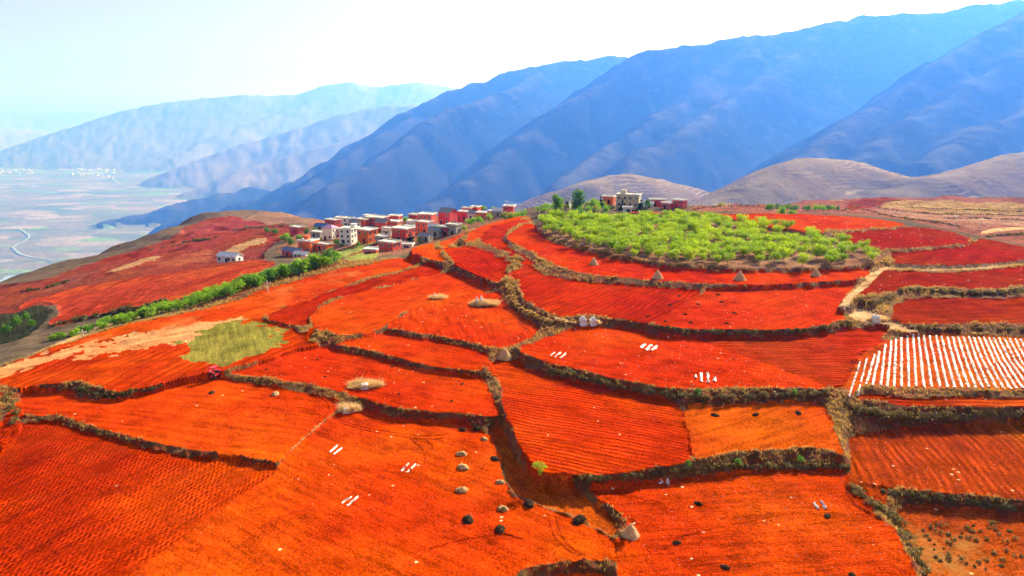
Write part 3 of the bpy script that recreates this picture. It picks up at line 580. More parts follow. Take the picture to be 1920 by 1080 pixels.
field('f17', 3.9, [(968, 652), (1000, 646), (1030, 634), (1060, 622), (1090, 618), (1140, 616), (1190, 623), (1230, 631), (1280, 636), (1302, 635), (1340, 649), (1390, 667), (1440, 684), (1490, 704), (1540, 721), (1554, 728), (1530, 730), (1480, 728), (1400, 728), (1360, 727), (1320, 728), (1280, 730), (1250, 728), (1200, 718), (1150, 712), (1100, 698), (1060, 688), (1030, 682), (1000, 672), (980, 662)], S['f17'], 'bright red stony field with three groups of white strips')
field('f31', 4.1, [(1660, 643), (1690, 634), (1720, 629), (1780, 630), (1850, 632), (1930, 635), (2050, 636), (2120, 734), (1900, 731), (1800, 729), (1720, 728), (1640, 726), (1620, 722), (1600, 742), (1590, 745), (1600, 702), (1606, 687), (1632, 667)], S['f31'], 'pinkish field striped with white plastic mulch rows')
field('f32', 3.3, [(1600, 750), (1625, 740), (1660, 746), (1720, 749), (1800, 746), (1990, 750), (2130, 752), (2130, 768), (1900, 764), (1800, 764), (1740, 762), (1680, 760), (1650, 754)], S['f32'], 'narrow orange step below the white mulch rows', furrow=((1700, 755), (1900, 756)))
field('fp', 7.0, [(1568, 574), (1588, 553), (1608, 537), (1638, 510), (1652, 501), (1680, 499), (1740, 503), (1800, 502), (1860, 498), (1925, 491), (1990, 486), (1990, 490), (1925, 495), (1860, 502), (1800, 506), (1740, 507), (1690, 504), (1662, 505), (1648, 512), (1622, 541), (1602, 557), (1582, 577)], S['path'], 'pale footpath winding between the right terraces', name='path', warp=0.15)

# ------------------------------------------------------------------ the hill as one watertight relief, cut into its fields
NC, NR = 1110, 820
TMAX = 1.08
tt = np.linspace(-TMAX, TMAX, NC)
S0 = 40 / 33.0; S1 = 40 / 960.0; SPW = 1.3      # rows crowd towards the far slopes
ss = S1 + (S0 - S1) * (1 - np.linspace(0, 1, NR)) ** SPW
YY = (40.0 / ss)[:, None] * np.ones(NC)[None, :]
XX = tt[None, :] * YY
HB = H0(XX, YY)
ID = np.zeros((NR, NC), np.int32)
LV = np.zeros((NR, NC))
HAS = np.zeros((NR, NC), bool)
WX = fbm(XX * 0.5, YY * 0.5, 20, 3); WY = fbm(XX * 0.5, YY * 0.5, 30, 3)

def inside(X, Y, poly):
    r = np.zeros(X.shape, bool)
    n = len(poly)
    for i in range(n):
        x0, y0 = poly[i]; x1, y1 = poly[(i + 1) % n]
        if y0 == y1: continue
        c = (y0 > Y) != (y1 > Y)
        r ^= c & (X < (x1 - x0) * (Y - y0) / (y1 - y0) + x0)
    return r
def smooth_poly(poly):
    """Chaikin corner cutting, so traced outlines curve"""
    p = np.array(poly, float)
    q = np.roll(p, -1, 0)
    return np.stack([0.8 * p + 0.2 * q, 0.2 * p + 0.8 * q], 1).reshape(-1, 2)

for k, f in enumerate(F):
    p = smooth_poly(f['poly'])
    x, y = hit(p[:, 0], p[:, 1], f['lvl'])
    wp = np.stack([x, y], 1); f['wp'] = wp
    r0, r1 = np.searchsorted(-ss, -40.0 / np.array([max(33.2, y.min() - 3), min(955, y.max() + 3)]))
    r0 = max(0, r0 - 1); r1 = min(NR, r1 + 2)
    sl = slice(r0, r1)
    w = f['warp'] * np.clip(YY[sl] / 110, 0.6, 3)
    m = inside(XX[sl] + w * WX[sl], YY[sl] + w * WY[sl], wp)
    ID[sl][m] = k + 1; LV[sl][m] = f['lvl']; HAS[sl][m] = True

# grow levels outward, then relax: terrace banks run from the edge of one field to the edge of the next
LF = LV.copy(); KN = HAS.copy()
CORE = np.isin(ID, [k + 1 for k, f in enumerate(F) if f['core']])
OWN = np.where(CORE, ID, 0)
for it in range(46):
    acc = np.zeros_like(LF); cnt = np.zeros_like(LF)
    for dr, dc in ((1, 0), (-1, 0), (0, 1), (0, -1)):
        a = np.roll(KN, (dr, dc), (0, 1)); acc += np.where(a, np.roll(LF, (dr, dc), (0, 1)), 0); cnt += a
    new = ~KN & (cnt > 0)
    LF[new] = acc[new] / cnt[new]; KN |= new
    if it < 30:
        un = (OWN == 0) & ~HAS
        for dr, dc in ((1, 0), (0, 1), (0, -1), (-1, 0)):
            o = np.roll(OWN, (dr, dc), (0, 1)); t_ = un & (OWN == 0) & (o > 0); OWN[t_] = o[t_]
CN = CORE.copy()
for it in range(4):
    CN = CN | np.roll(CN, 1, 0) | np.roll(CN, -1, 0) | np.roll(CN, 1, 1) | np.roll(CN, -1, 1)
OPEN = (YY > 185) & ~HAS & ~CN
LF[OPEN] = 0.0; HAS0 = HAS; HAS = HAS | OPEN; OWN[OPEN] = 0
for it in range(220):
    n4 = (np.roll(LF, 1, 0) + np.roll(LF, -1, 0) + np.roll(LF, 1, 1) + np.roll(LF, -1, 1)) * 0.25
    LF = np.where(HAS, LF, n4)
for it in range(1):      # soften the lips a little
    n4 = (np.roll(LF, 1, 0) + np.roll(LF, -1, 0) + np.roll(LF, 1, 1) + np.roll(LF, -1, 1)) * 0.25
    LF = np.where(HAS, 0.72 * LF + 0.28 * n4, 0.5 * LF + 0.5 * n4)
ZZ = HB + LF
HAS = HAS0
BANK = ~HAS & (OWN > 0)
ZZ += 0.10 * fbm(XX * 0.16, YY * 0.16, 5, 3) + 0.25 * fbm(XX * 0.02, YY * 0.02, 9, 2)
ZZ += np.where(BANK, 0.20 * fbm(XX * 0.9, YY * 0.9, 12, 3) + 0.10, 0.0)
near = np.clip(1.4 - YY / 140.0, 0, 1)
ZZ += np.where(HAS, 0.035 * near * fbm(XX * 1.6, YY * 1.6, 15, 2), 0)
far_rough = np.clip((YY - 260) / 200, 0, 1) * (~CORE)
ZZ += far_rough * 2.2 * fbm(XX * 0.03, YY * 0.03, 33, 4)

def steps(key, st_, blend):
    ks = [k + 1 for k, f in enumerate(F) if f['key'] in key]
    m = np.isin(ID, ks); q = ZZ / st_ + .3 * fbm(XX * .012, YY * .012, 71, 2)
    sm = (np.floor(q) + np.clip((q - np.floor(q) - .6) / .4, 0, 1) - (q - ZZ / st_)) * st_
    mf = m.astype(float)
    for it in range(10): mf = (np.roll(mf, 1, 0) + np.roll(mf, -1, 0) + np.roll(mf, 1, 1) + np.roll(mf, -1, 1)) * .25
    mf = np.clip(mf * 2 - 1, 0, 1) * blend
    ZZ[:] = ZZ * (1 - mf) + sm * mf
steps(('lm', 'ls1', 'ls2', 'ls3', 'ls4'), 3.2, .8)
steps(('lf1',), 1.5, .8)
steps(('tr1', 'tr2', 'pk'), 1.6, .8)

def ground(x, y):
    """height of the finished relief"""
    x = np.asarray(x, float); y = np.asarray(y, float)
    fr = (1 - np.clip((40.0 / y - S1) / (S0 - S1), 0, 1) ** (1 / SPW)) * (NR - 1)
    fc = (x / y + TMAX) / (2 * TMAX) * (NC - 1)
    fr = np.clip(fr, 0, NR - 1.001); fc = np.clip(fc, 0, NC - 1.001)
    i = fr.astype(int); j = fc.astype(int); a = fr - i; b = fc - j
    return (ZZ[i, j] * (1 - a) * (1 - b) + ZZ[i + 1, j] * a * (1 - b) + ZZ[i, j + 1] * (1 - a) * b + ZZ[i + 1, j + 1] * a * b)
_zmaxY = 40.0 / ss
def ground_hit(px, py):
    """first point of the finished relief seen through a picture point"""
    a, b = ray(px, py); a = float(a); b = float(b)
    Ys = np.linspace(1.2, 40 / 900.0, 2800); Ys = 40.0 / Ys
    g = CAM_Z + b * Ys - ground(a * Ys, Ys)
    neg = np.nonzero(g < 0)[0]
    Y = Ys[neg[0]] if len(neg) else Ys[-1]
    return a * Y, Y, float(ground(a * Y, Y))

RG_hi = LF.copy(); RG_lo = LF.copy()
for it in range(6):
    RG_hi = np.maximum.reduce([RG_hi, np.roll(RG_hi, 1, 0), np.roll(RG_hi, -1, 0), np.roll(RG_hi, 1, 1), np.roll(RG_hi, -1, 1)])
    RG_lo = np.minimum.reduce([RG_lo, np.roll(RG_lo, 1, 0), np.roll(RG_lo, -1, 0), np.roll(RG_lo, 1, 1), np.roll(RG_lo, -1, 1)])
STEP = RG_hi - RG_lo
FLUSH = (STEP + 0.25 * fbm(XX * .2, YY * .2, 37, 2) < 0.36) & BANK
ID = np.where(FLUSH, OWN, ID)
c00, c01, c10, c11 = ID[:-1, :-1], ID[:-1, 1:], ID[1:, :-1], ID[1:, 1:]
FC = np.where((c00 == c11) | (c00 == c01), c00, np.where((c10 == c11) | (c10 == c01), c10, c00))
OW = OWN[:-1, :-1]
vid = np.arange(NR * NC).reshape(NR, NC)
QUADS = np.stack([vid[:-1, :-1], vid[:-1, 1:], vid[1:, 1:], vid[1:, :-1]], -1)
PTS = np.stack([XX, YY, ZZ], -1).reshape(-1, 3)
def cut(name, mask, mat, parent=None, attrs=None):
    q = QUADS[mask]
    if len(q) == 0: return None
    u, inv = np.unique(q.ravel(), return_inverse=True)
    at_ = {k: v.ravel()[u] for k, v in attrs.items()} if attrs else None
    return link(name, np_mesh(name, PTS[u], inv.reshape(-1, 4), 4, True, at_), mat, parent)
for k, f in enumerate(F):
    if f['furrow']:
        (ax, ay), (bx, by) = f['furrow']
        x, y = hit([ax, bx], [ay, by], f['lvl'])
        d = np.array([x[1] - x[0], y[1] - y[0]]); d /= np.linalg.norm(d)
    else:
        x, y = f['wp'][:2, 0], f['wp'][:2, 1]
        d = np.linalg.svd(f['wp'] - f['wp'].mean(0), full_matrices=False)[2][0]
    if True:
        al = (XX - x[0]) * d[0] + (YY - y[0]) * d[1]
        ac = -(XX - x[0]) * d[1] + (YY - y[0]) * d[0]
        attrs = {'furrow': ac + f['curve'] * al * al * 0.5, 'along': al}
    o = cut(f['name'], FC == k + 1, f['mat'], None, attrs)
    if o is None: continue
    tag(o, f['label'], kind='structure'); f['obj'] = o
    if f['core']:
        b = cut('bank', (FC == 0) & (OW == k + 1), M['bank'], o)
o = cut('hillside', (FC == 0) & (OW == 0), S['rim'])
tag(o, 'scrubby hillside around the red terraces', kind='structure')

# ------------------------------------------------------------------ mountains, far hills and valley floor
FLOOR = -1432.0
FAR = {'m': 3.2, 'k': 2.1, 'h': 3.2}     # distances below are in these units of a kilometre
RIDGES = [  # (group, slope, [(px, py, km)])
 ('m', 0.7, [(1300, 96, 4.3), (1240, 100, 4.2), (1190, 104, 4.1), (1140, 104, 4.0), (1060, 113, 3.9), (960, 132, 3.7), (850, 167, 3.5), (760, 212, 3.3), (700, 243, 3.2), (620, 297, 3.05), (560, 335, 2.9), (480, 372, 2.8), (420, 391, 2.75), (385, 402, 2.7), (330, 416, 2.7)]),
 ('m', 0.78, [(1010, 135, 3.65), (985, 158, 3.3), (900, 188, 2.95), (850, 202, 2.8), (800, 232, 2.6), (740, 275, 2.4), (680, 310, 2.25), (620, 345, 2.1), (570, 385, 2.0), (530, 415, 1.9)]),
 ('m', 0.7, [(2100, -40, 3.7), (1920, 0, 3.6), (1850, 8, 3.5), (1800, 14, 3.45), (1720, 28, 3.4), (1640, 24, 3.3), (1600, 32, 3.25), (1550, 42, 3.2), (1470, 60, 3.1), (1400, 68, 3.0), (1330, 78, 2.9), (1260, 85, 2.8), (1210, 97, 2.75), (1190, 108, 2.7), (1130, 155, 2.55), (1060, 200, 2.4), (1000, 245, 2.25), (940, 290, 2.1), (880, 335, 1.95), (820, 380, 1.85), (770, 415, 1.8)]),
 ('m', 0.78, [(1400, 72, 3.0), (1365, 120, 2.7), (1320, 165, 2.5), (1290, 190, 2.4), (1240, 213, 2.2), (1190, 250, 2.05), (1140, 285, 1.9), (1080, 325, 1.7), (1050, 345, 1.6), (1000, 390, 1.5)]),
 ('m', 0.78, [(1550, 46, 3.15), (1480, 105, 2.8), (1440, 140, 2.6), (1380, 180, 2.4), (1330, 215, 2.2), (1280, 245, 2.0), (1230, 275, 1.85), (1200, 305, 1.7), (1150, 350, 1.5)]),
 ('m', 0.7, [(2100, -70, 2.9), (1990, -10, 2.6), (1920, 25, 2.4), (1850, 65, 2.25), (1780, 105, 2.1), (1720, 150, 1.95), (1660, 190, 1.8), (1600, 225, 1.7), (1550, 255, 1.6), (1510, 285, 1.5), (1470, 310, 1.4), (1420, 345, 1.3)]),
 ('m', 0.78, [(2100, 0, 2.5), (1990, 60, 2.2), (1900, 110, 2.0), (1820, 160, 1.85), (1760, 195, 1.75), (1700, 230, 1.6), (1640, 268, 1.5), (1600, 290, 1.4)]),
 ('m', 0.78, [(2200, 60, 2.2), (2050, 130, 1.9), (1930, 185, 1.7), (1850, 232, 1.55), (1780, 268, 1.4), (1730, 300, 1.3)]),
 ('m', 0.7, [(1430, 70, 2.98), (1400, 110, 2.75), (1370, 150, 2.6), (1350, 185, 2.45)]),
 ('m', 0.7, [(780, 218, 3.2), (700, 262, 2.9), (640, 300, 2.7), (580, 345, 2.5), (520, 380, 2.4)]),
 ('k', 0.50, [(1650, 315, 1.3), (1600, 300, 1.2), (1540, 301, 1.1), (1480, 310, 1.05), (1430, 333, 1.0), (1380, 360, 0.95), (1330, 388, 0.9)]),
 ('k', 0.42, [(1270, 372, 1.45), (1225, 338, 1.42), (1180, 326, 1.38), (1130, 346, 1.33), (1085, 374, 1.28), (1040, 405, 1.22)]),
 ('k', 0.42, [(2150, 262, 1.3), (1990, 280, 1.2), (1900, 290, 1.15), (1850, 305, 1.1), (1800, 322, 1.05), (1760, 338, 1.0), (1715, 362, 0.96)]),
 ('m', 0.42, [(470, 350, 3.5), (400, 370, 3.3), (330, 383, 3.15), (250, 399, 3.05), (190, 413, 2.95)]),
 ('h', 0.4, [(900, 200, 6.2), (800, 196, 6.0), (720, 197, 6.0), (640, 215, 5.8), (560, 240, 5.6), (480, 262, 5.4), (420, 282, 5.2), (370, 303, 5.0), (320, 325, 4.9)]),
 ('h', 0.4, [(860, 230, 5.0), (700, 250, 4.9), (600, 275, 4.7), (500, 305, 4.5), (440, 325, 4.3), (390, 345, 4.2)]),
 ('h', 0.35, [(900, 172, 9.4), (850, 164, 9.2), (780, 153, 9), (740, 158, 9), (700, 162, 9), (660, 153, 9), (620, 158, 9), (580, 175, 8.8), (500, 178, 8.6), (450, 177, 8.5), (390, 182, 8.4), (300, 192, 8.2), (240, 206, 8), (190, 226, 7.8), (150, 248, 7.6)]),
 ('h', 0.35, [(660, 160, 8.8), (560, 200, 8.0), (450, 240, 7.2), (360, 275, 6.6), (290, 300, 6.3)]),
 ('h', 0.3, [(260, 215, 13.5), (160, 208, 13.5), (80, 210, 13.4), (0, 207, 13.3), (-150, 205, 13.0), (-400, 190, 12.5)]),
 ('h', 0.3, [(100, 245, 10.5), (0, 240, 10.3), (-150, 225, 10.0), (-400, 200, 9.5)]),
 ('h', 0.4, [(-700, 300, 4.2), (-350, 330, 4.0), (-150, 350, 3.6), (-60, 400, 3.3)]),
]
NC2, NR2 = 660, 370
t2 = np.linspace(-1.05, 1.05, NC2)
y2 = np.geomspace(860, 49000, NR2)
Y2 = y2[:, None] * np.ones(NC2); X2 = t2[None, :] * Y2
WA = fbm(X2 * 0.0013, Y2 * 0.0013, 41, 3); WB = fbm(X2 * 0.0013, Y2 * 0.0013, 45, 3)
XW = X2 + 70 * WA; YW = Y2 + 70 * WB
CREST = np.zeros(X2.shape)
GRP = {'m': np.full(X2.shape, -1e9), 'k': np.full(X2.shape, -1e9), 'h': np.full(X2.shape, -1e9)}
for g, slope, pl in RIDGES:
    pl = np.array(pl)
    P = np.stack([at(a, b, c * 1000 * FAR[g]) for a, b, c in pl])
    best = np.full(X2.shape, -1e9)
    for i in range(len(P) - 1):
        a, b = P[i], P[i + 1]
        d = b[:2] - a[:2]; L2 = (d ** 2).sum()
        u = np.clip(((XW - a[0]) * d[0] + (YW - a[1]) * d[1]) / L2, 0, 1)
        dist = np.hypot(XW - a[0] - u * d[0], YW - a[1] - u * d[1])
        z = a[2] + u * (b[2] - a[2])
        drop = slope * (np.sqrt(dist ** 2 + 95.0 ** 2) - 95.0)
        if g == 'k': drop = slope * (np.sqrt(dist ** 2 + 60.0 ** 2) - 60.0)
        best = np.maximum(best, z - drop)
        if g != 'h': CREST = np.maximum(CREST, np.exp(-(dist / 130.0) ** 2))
    A = GRP[g]; kk = 60.0
    hi = np.maximum(A, best); lo = np.minimum(A, best)
    GRP[g] = hi + kk * 0.35 * np.exp(-(hi - lo) / kk) * (lo > -1e8)
rid = 1 - np.abs(fbm(XW * 0.0019, YW * 0.0011, 50, 4)) 
GRP['m'] += 58 * (rid - 0.7) + 9 * fbm(X2 * 0.0046, Y2 * 0.0046, 55, 4)
GRP['m'] += 16 * (1 - np.abs(fbm(XW * 0.0052, YW * 0.003, 66, 3)) - .7) * np.clip((GRP['m'] - FLOOR) / 300, 0, 1)
GRP['h'] += 36 * (rid - 0.8) + 14 * fbm(X2 * 0.008, Y2 * 0.008, 58, 3)
kz = GRP['k'] + 12 * fbm(X2 * 0.004, Y2 * 0.004, 60, 4) * np.clip(Y2 / 2500, 0, 1)
st = 6.0
fr = kz / st; kz_t = (np.floor(fr) + np.clip((fr - np.floor(fr) - 0.72) / 0.28, 0, 1)) * st     # stepped terraces
tm = np.clip(fbm(X2 * 0.003, Y2 * 0.003, 64, 2) * 2.2 + 0.45, 0, 1) * np.where(X2 > 350, 1.0, 0.3)
GRP['k'] = kz_t * tm + kz * (1 - tm)
FL = FLOOR + 5 * fbm(X2 * 0.0012, Y2 * 0.0012, 62, 3)
stack = np.stack([FL, GRP['m'], GRP['k'], GRP['h']])
Z2 = stack.max(0); C2 = stack.argmax(0)
Z2 = np.where(Y2 < 1750, np.minimum(Z2, -110 - 300 * np.clip((1750 - Y2) / 800, 0, 1)), Z2)

def mountain_mat(name, veg, bare, streak, terrace=0.0, tc=(0.4, 0.2, 0.14), bump=18.0):
    t = NT(name); p = t.pos()
    sc = t.n('Mapping'); sc.inputs['Scale'].default_value = (1, 1, 0.45); t.l(p, sc.inputs[0]); q = sc.outputs[0]
    n1 = t.mapr(t.noise(q, 0.0026, 6, 0.62), 0.4, 0.62)
    c = t.mix(n1, veg, bare)
    n2 = t.mapr(t.noise(q, 0.03, 5, 0.7), 0.35, 0.66, 0.45, 1.45)
    c = t.mix(1.0, c, n2, 'MULTIPLY')
    n3 = t.mapr(t.noise(q, 0.007, 6, 0.62), 0.54, 0.7)
    c = t.mix(n3, c, streak)
    zz = t.n('SeparateXYZ'); t.l(p, zz.inputs[0])
    c = t.mix(t.math('MULTIPLY', t.mapr(zz.outputs[2], 150, -500), t.mapr(t.noise(q, 0.002, 5), 0.35, 0.6, 0.2, 1)), c, tuple(x * 1.15 for x in bare))
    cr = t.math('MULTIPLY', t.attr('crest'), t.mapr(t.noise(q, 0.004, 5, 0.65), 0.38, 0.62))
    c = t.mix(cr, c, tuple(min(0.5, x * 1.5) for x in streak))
    if terrace > 0:
        z = t.n('SeparateXYZ'); t.l(p, z.inputs[0])
        fr_ = t.math('FRACT', t.math('MULTIPLY', t.math('ADD', z.outputs[2], t.math('MULTIPLY', t.noise(q, 0.004, 4), terrace * 9)), 0.6 / terrace))
        nm = t.mapr(t.noise(q, 0.005, 4, 0.6), 0.47, 0.62, 0, 0.75)
        c = t.mix(t.math('MULTIPLY', nm, t.mapr(fr_, 0.6, 0.8)), c, tc)
    h = t.math('ADD', t.noise(q, 0.033, 6, 0.72), t.math('MULTIPLY', t.noise(q, 0.25, 4, 0.7), 0.15))
    return t.done(c, 1.0, h, bump, spec=0.0)
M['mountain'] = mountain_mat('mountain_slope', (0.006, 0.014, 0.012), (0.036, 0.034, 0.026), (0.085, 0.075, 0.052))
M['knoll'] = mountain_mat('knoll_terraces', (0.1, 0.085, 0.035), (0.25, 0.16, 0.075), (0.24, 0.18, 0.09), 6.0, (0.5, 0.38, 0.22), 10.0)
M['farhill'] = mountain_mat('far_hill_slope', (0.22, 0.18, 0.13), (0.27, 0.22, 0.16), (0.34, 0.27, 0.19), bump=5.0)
def valley_mat():
    t = NT('valley_fields'); p = t.pos()
    mp = t.n('Mapping'); mp.inputs['Rotation'].default_value = (0, 0, 0.35); mp.inputs['Scale'].default_value = (0.002, 0.0036, 0.0); t.l(p, mp.inputs[0])
    vo = t.n('TexVoronoi'); vo.inputs['Scale'].default_value = 1.0; t.l(mp.outputs[0], vo.inputs['Vector'])
    sp = t.n('SeparateColor'); t.l(vo.outputs['Color'], sp.inputs[0])
    c = t.mix(sp.outputs[0], (0.27, 0.22, 0.14), (0.12, 0.18, 0.07))
    c = t.mix(t.mapr(sp.outputs[1], 0.86, 0.88), c, (0.2, 0.36, 0.05))
    c = t.mix(t.mapr(sp.outputs[2], 0.82, 0.85), c, (0.42, 0.34, 0.26))
    c = t.mix(t.mapr(t.noise(p, 0.0012, 4), 0.42, 0.62, 0, 0.6), c, (0.25, 0.22, 0.14))
    vd = t.n('TexVoronoi'); vd.feature = 'DISTANCE_TO_EDGE'; t.l(mp.outputs[0], vd.inputs['Vector'])
    c = t.mix(t.mapr(vd.outputs[0], 0.02, 0.05, 0.6, 0), c, (0.13, 0.14, 0.09))
    c = t.mix(1.0, c, t.mapr(t.noise(p, 0.02, 5, 0.7), 0.3, 0.7, 0.65, 1.35), 'MULTIPLY')
    return t.done(c, 1.0, spec=0.0)
M['valley'] = valley_mat()
v2 = np.arange(NR2 * NC2).reshape(NR2, NC2)
Q2 = np.stack([v2[:-1, :-1], v2[:-1, 1:], v2[1:, 1:], v2[1:, :-1]], -1)
P2 = np.stack([X2, Y2, Z2], -1).reshape(-1, 3)
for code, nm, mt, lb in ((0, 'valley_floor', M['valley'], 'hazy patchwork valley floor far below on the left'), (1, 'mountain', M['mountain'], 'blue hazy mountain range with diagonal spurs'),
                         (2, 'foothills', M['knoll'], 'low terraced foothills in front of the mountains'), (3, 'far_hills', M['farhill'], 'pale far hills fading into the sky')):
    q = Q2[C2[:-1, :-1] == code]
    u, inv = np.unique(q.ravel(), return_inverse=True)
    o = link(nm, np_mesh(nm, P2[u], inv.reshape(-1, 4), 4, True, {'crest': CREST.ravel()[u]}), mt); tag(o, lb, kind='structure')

# river on the valley floor
def strip(pts, width, z_off=0.6):
    pts = np.array(pts, float); d = np.gradient(pts, axis=0); n = np.stack([-d[:, 1], d[:, 0]], 1); n /= np.linalg.norm(n, axis=1)[:, None]
    w = np.asarray(width)[:, None] if np.ndim(width) else width
    L = pts + n * w; R = pts - n * w
    return L, R
def floor_pt(px, py):
    a, b = ray(px, py); Y = (FLOOR + 6 - CAM_Z) / b; return float(a * Y), float(Y)
def resample(pts, n):
    pts = np.array(pts, float); s = np.r_[0, np.cumsum(np.hypot(*np.diff(pts, axis=0).T))]; q = np.linspace(0, s[-1], n)
    return np.stack([np.interp(q, s, pts[:, 0]), np.interp(q, s, pts[:, 1])], 1)
M['water'] = plain('river_water', (0.34, 0.4, 0.44), 0.12, 0.1, 0.01, 0.5)
def ribbon(name, pxs, w, mat, label):
    p = resample([floor_pt(*q) for q in pxs], 60)
    p += np.stack([fbm(p[:, 0] * .01, p[:, 1] * .01, 3, 2), fbm(p[:, 0] * .01, p[:, 1] * .01, 4, 2)], 1) * w * 0.8
    ww = w * (1 + 0.35 * fbm(p[:, 0] * .006, p[:, 1] * .006, 6, 2))
    L, R = strip(p, ww)
    vs = np.concatenate([np.c_[L, np.full(60, FLOOR + 9)], np.c_[R, np.full(60, FLOOR + 9)]])
    fs = [(i, i + 1, 61 + i, 60 + i) for i in range(59)]
    o = link(name, np_mesh(name, vs, fs), mat); tag(o, label, kind='structure'); return o
ribbon('river', [(100, 489), (78, 485), (55, 481), (38, 476), (27, 469), (26, 463), (36, 457), (50, 450), (56, 442), (46, 434), (30, 428)], 13, M['water'], 'pale river winding along the valley floor')
ribbon('river', [(-40, 545), (5, 527), (20, 517)], 30, M['water'], 'wide river reach at the left picture edge')
M['farroad'] = plain('far_road', (0.5, 0.46, 0.4), 0.9, 0.05, 0.01)
ribbon('road', [(-30, 378), (60, 367), (150, 354), (205, 350), (226, 345), (210, 334)], 15, M['farroad'], 'pale road crossing the far valley floor')
ribbon('road', [(52, 280), (60, 290), (80, 300), (110, 303)], 18, M['farroad'], 'faint farthest road on the valley floor')

# tiny houses of the valley villages
hm = MB().box(-9, 9, -6, 6, -3, 8).box(-9.6, 9.6, -6.6, 6.6, 8.01, 9).mesh('valley_house')
hm.materials.append(M['w_white'])
for i in range(110):
    if i < 75:
        px = 125 + 90 * random.random() ** 0.8; py = 306 + 24 * random.random() + (px - 150) * 0.05
        grp = 'white houses of the far valley village'; lb = 'tiny white house in the far valley village below the pale hills'
    else:
        px = random.uniform(-5, 60); py = random.uniform(312, 326)
        grp = 'white houses at the valley left edge'; lb = 'tiny white house on the valley floor at the left edge'
    x, y = floor_pt(px, py)
    o = link('valley_house', hm, None, None, (x, y, FLOOR + 3), (0, 0, random.random() * 3), (random.uniform(2, 4.6), random.uniform(2, 4), random.uniform(2, 3.6)))
    tag(o, lb, 'house', grp)

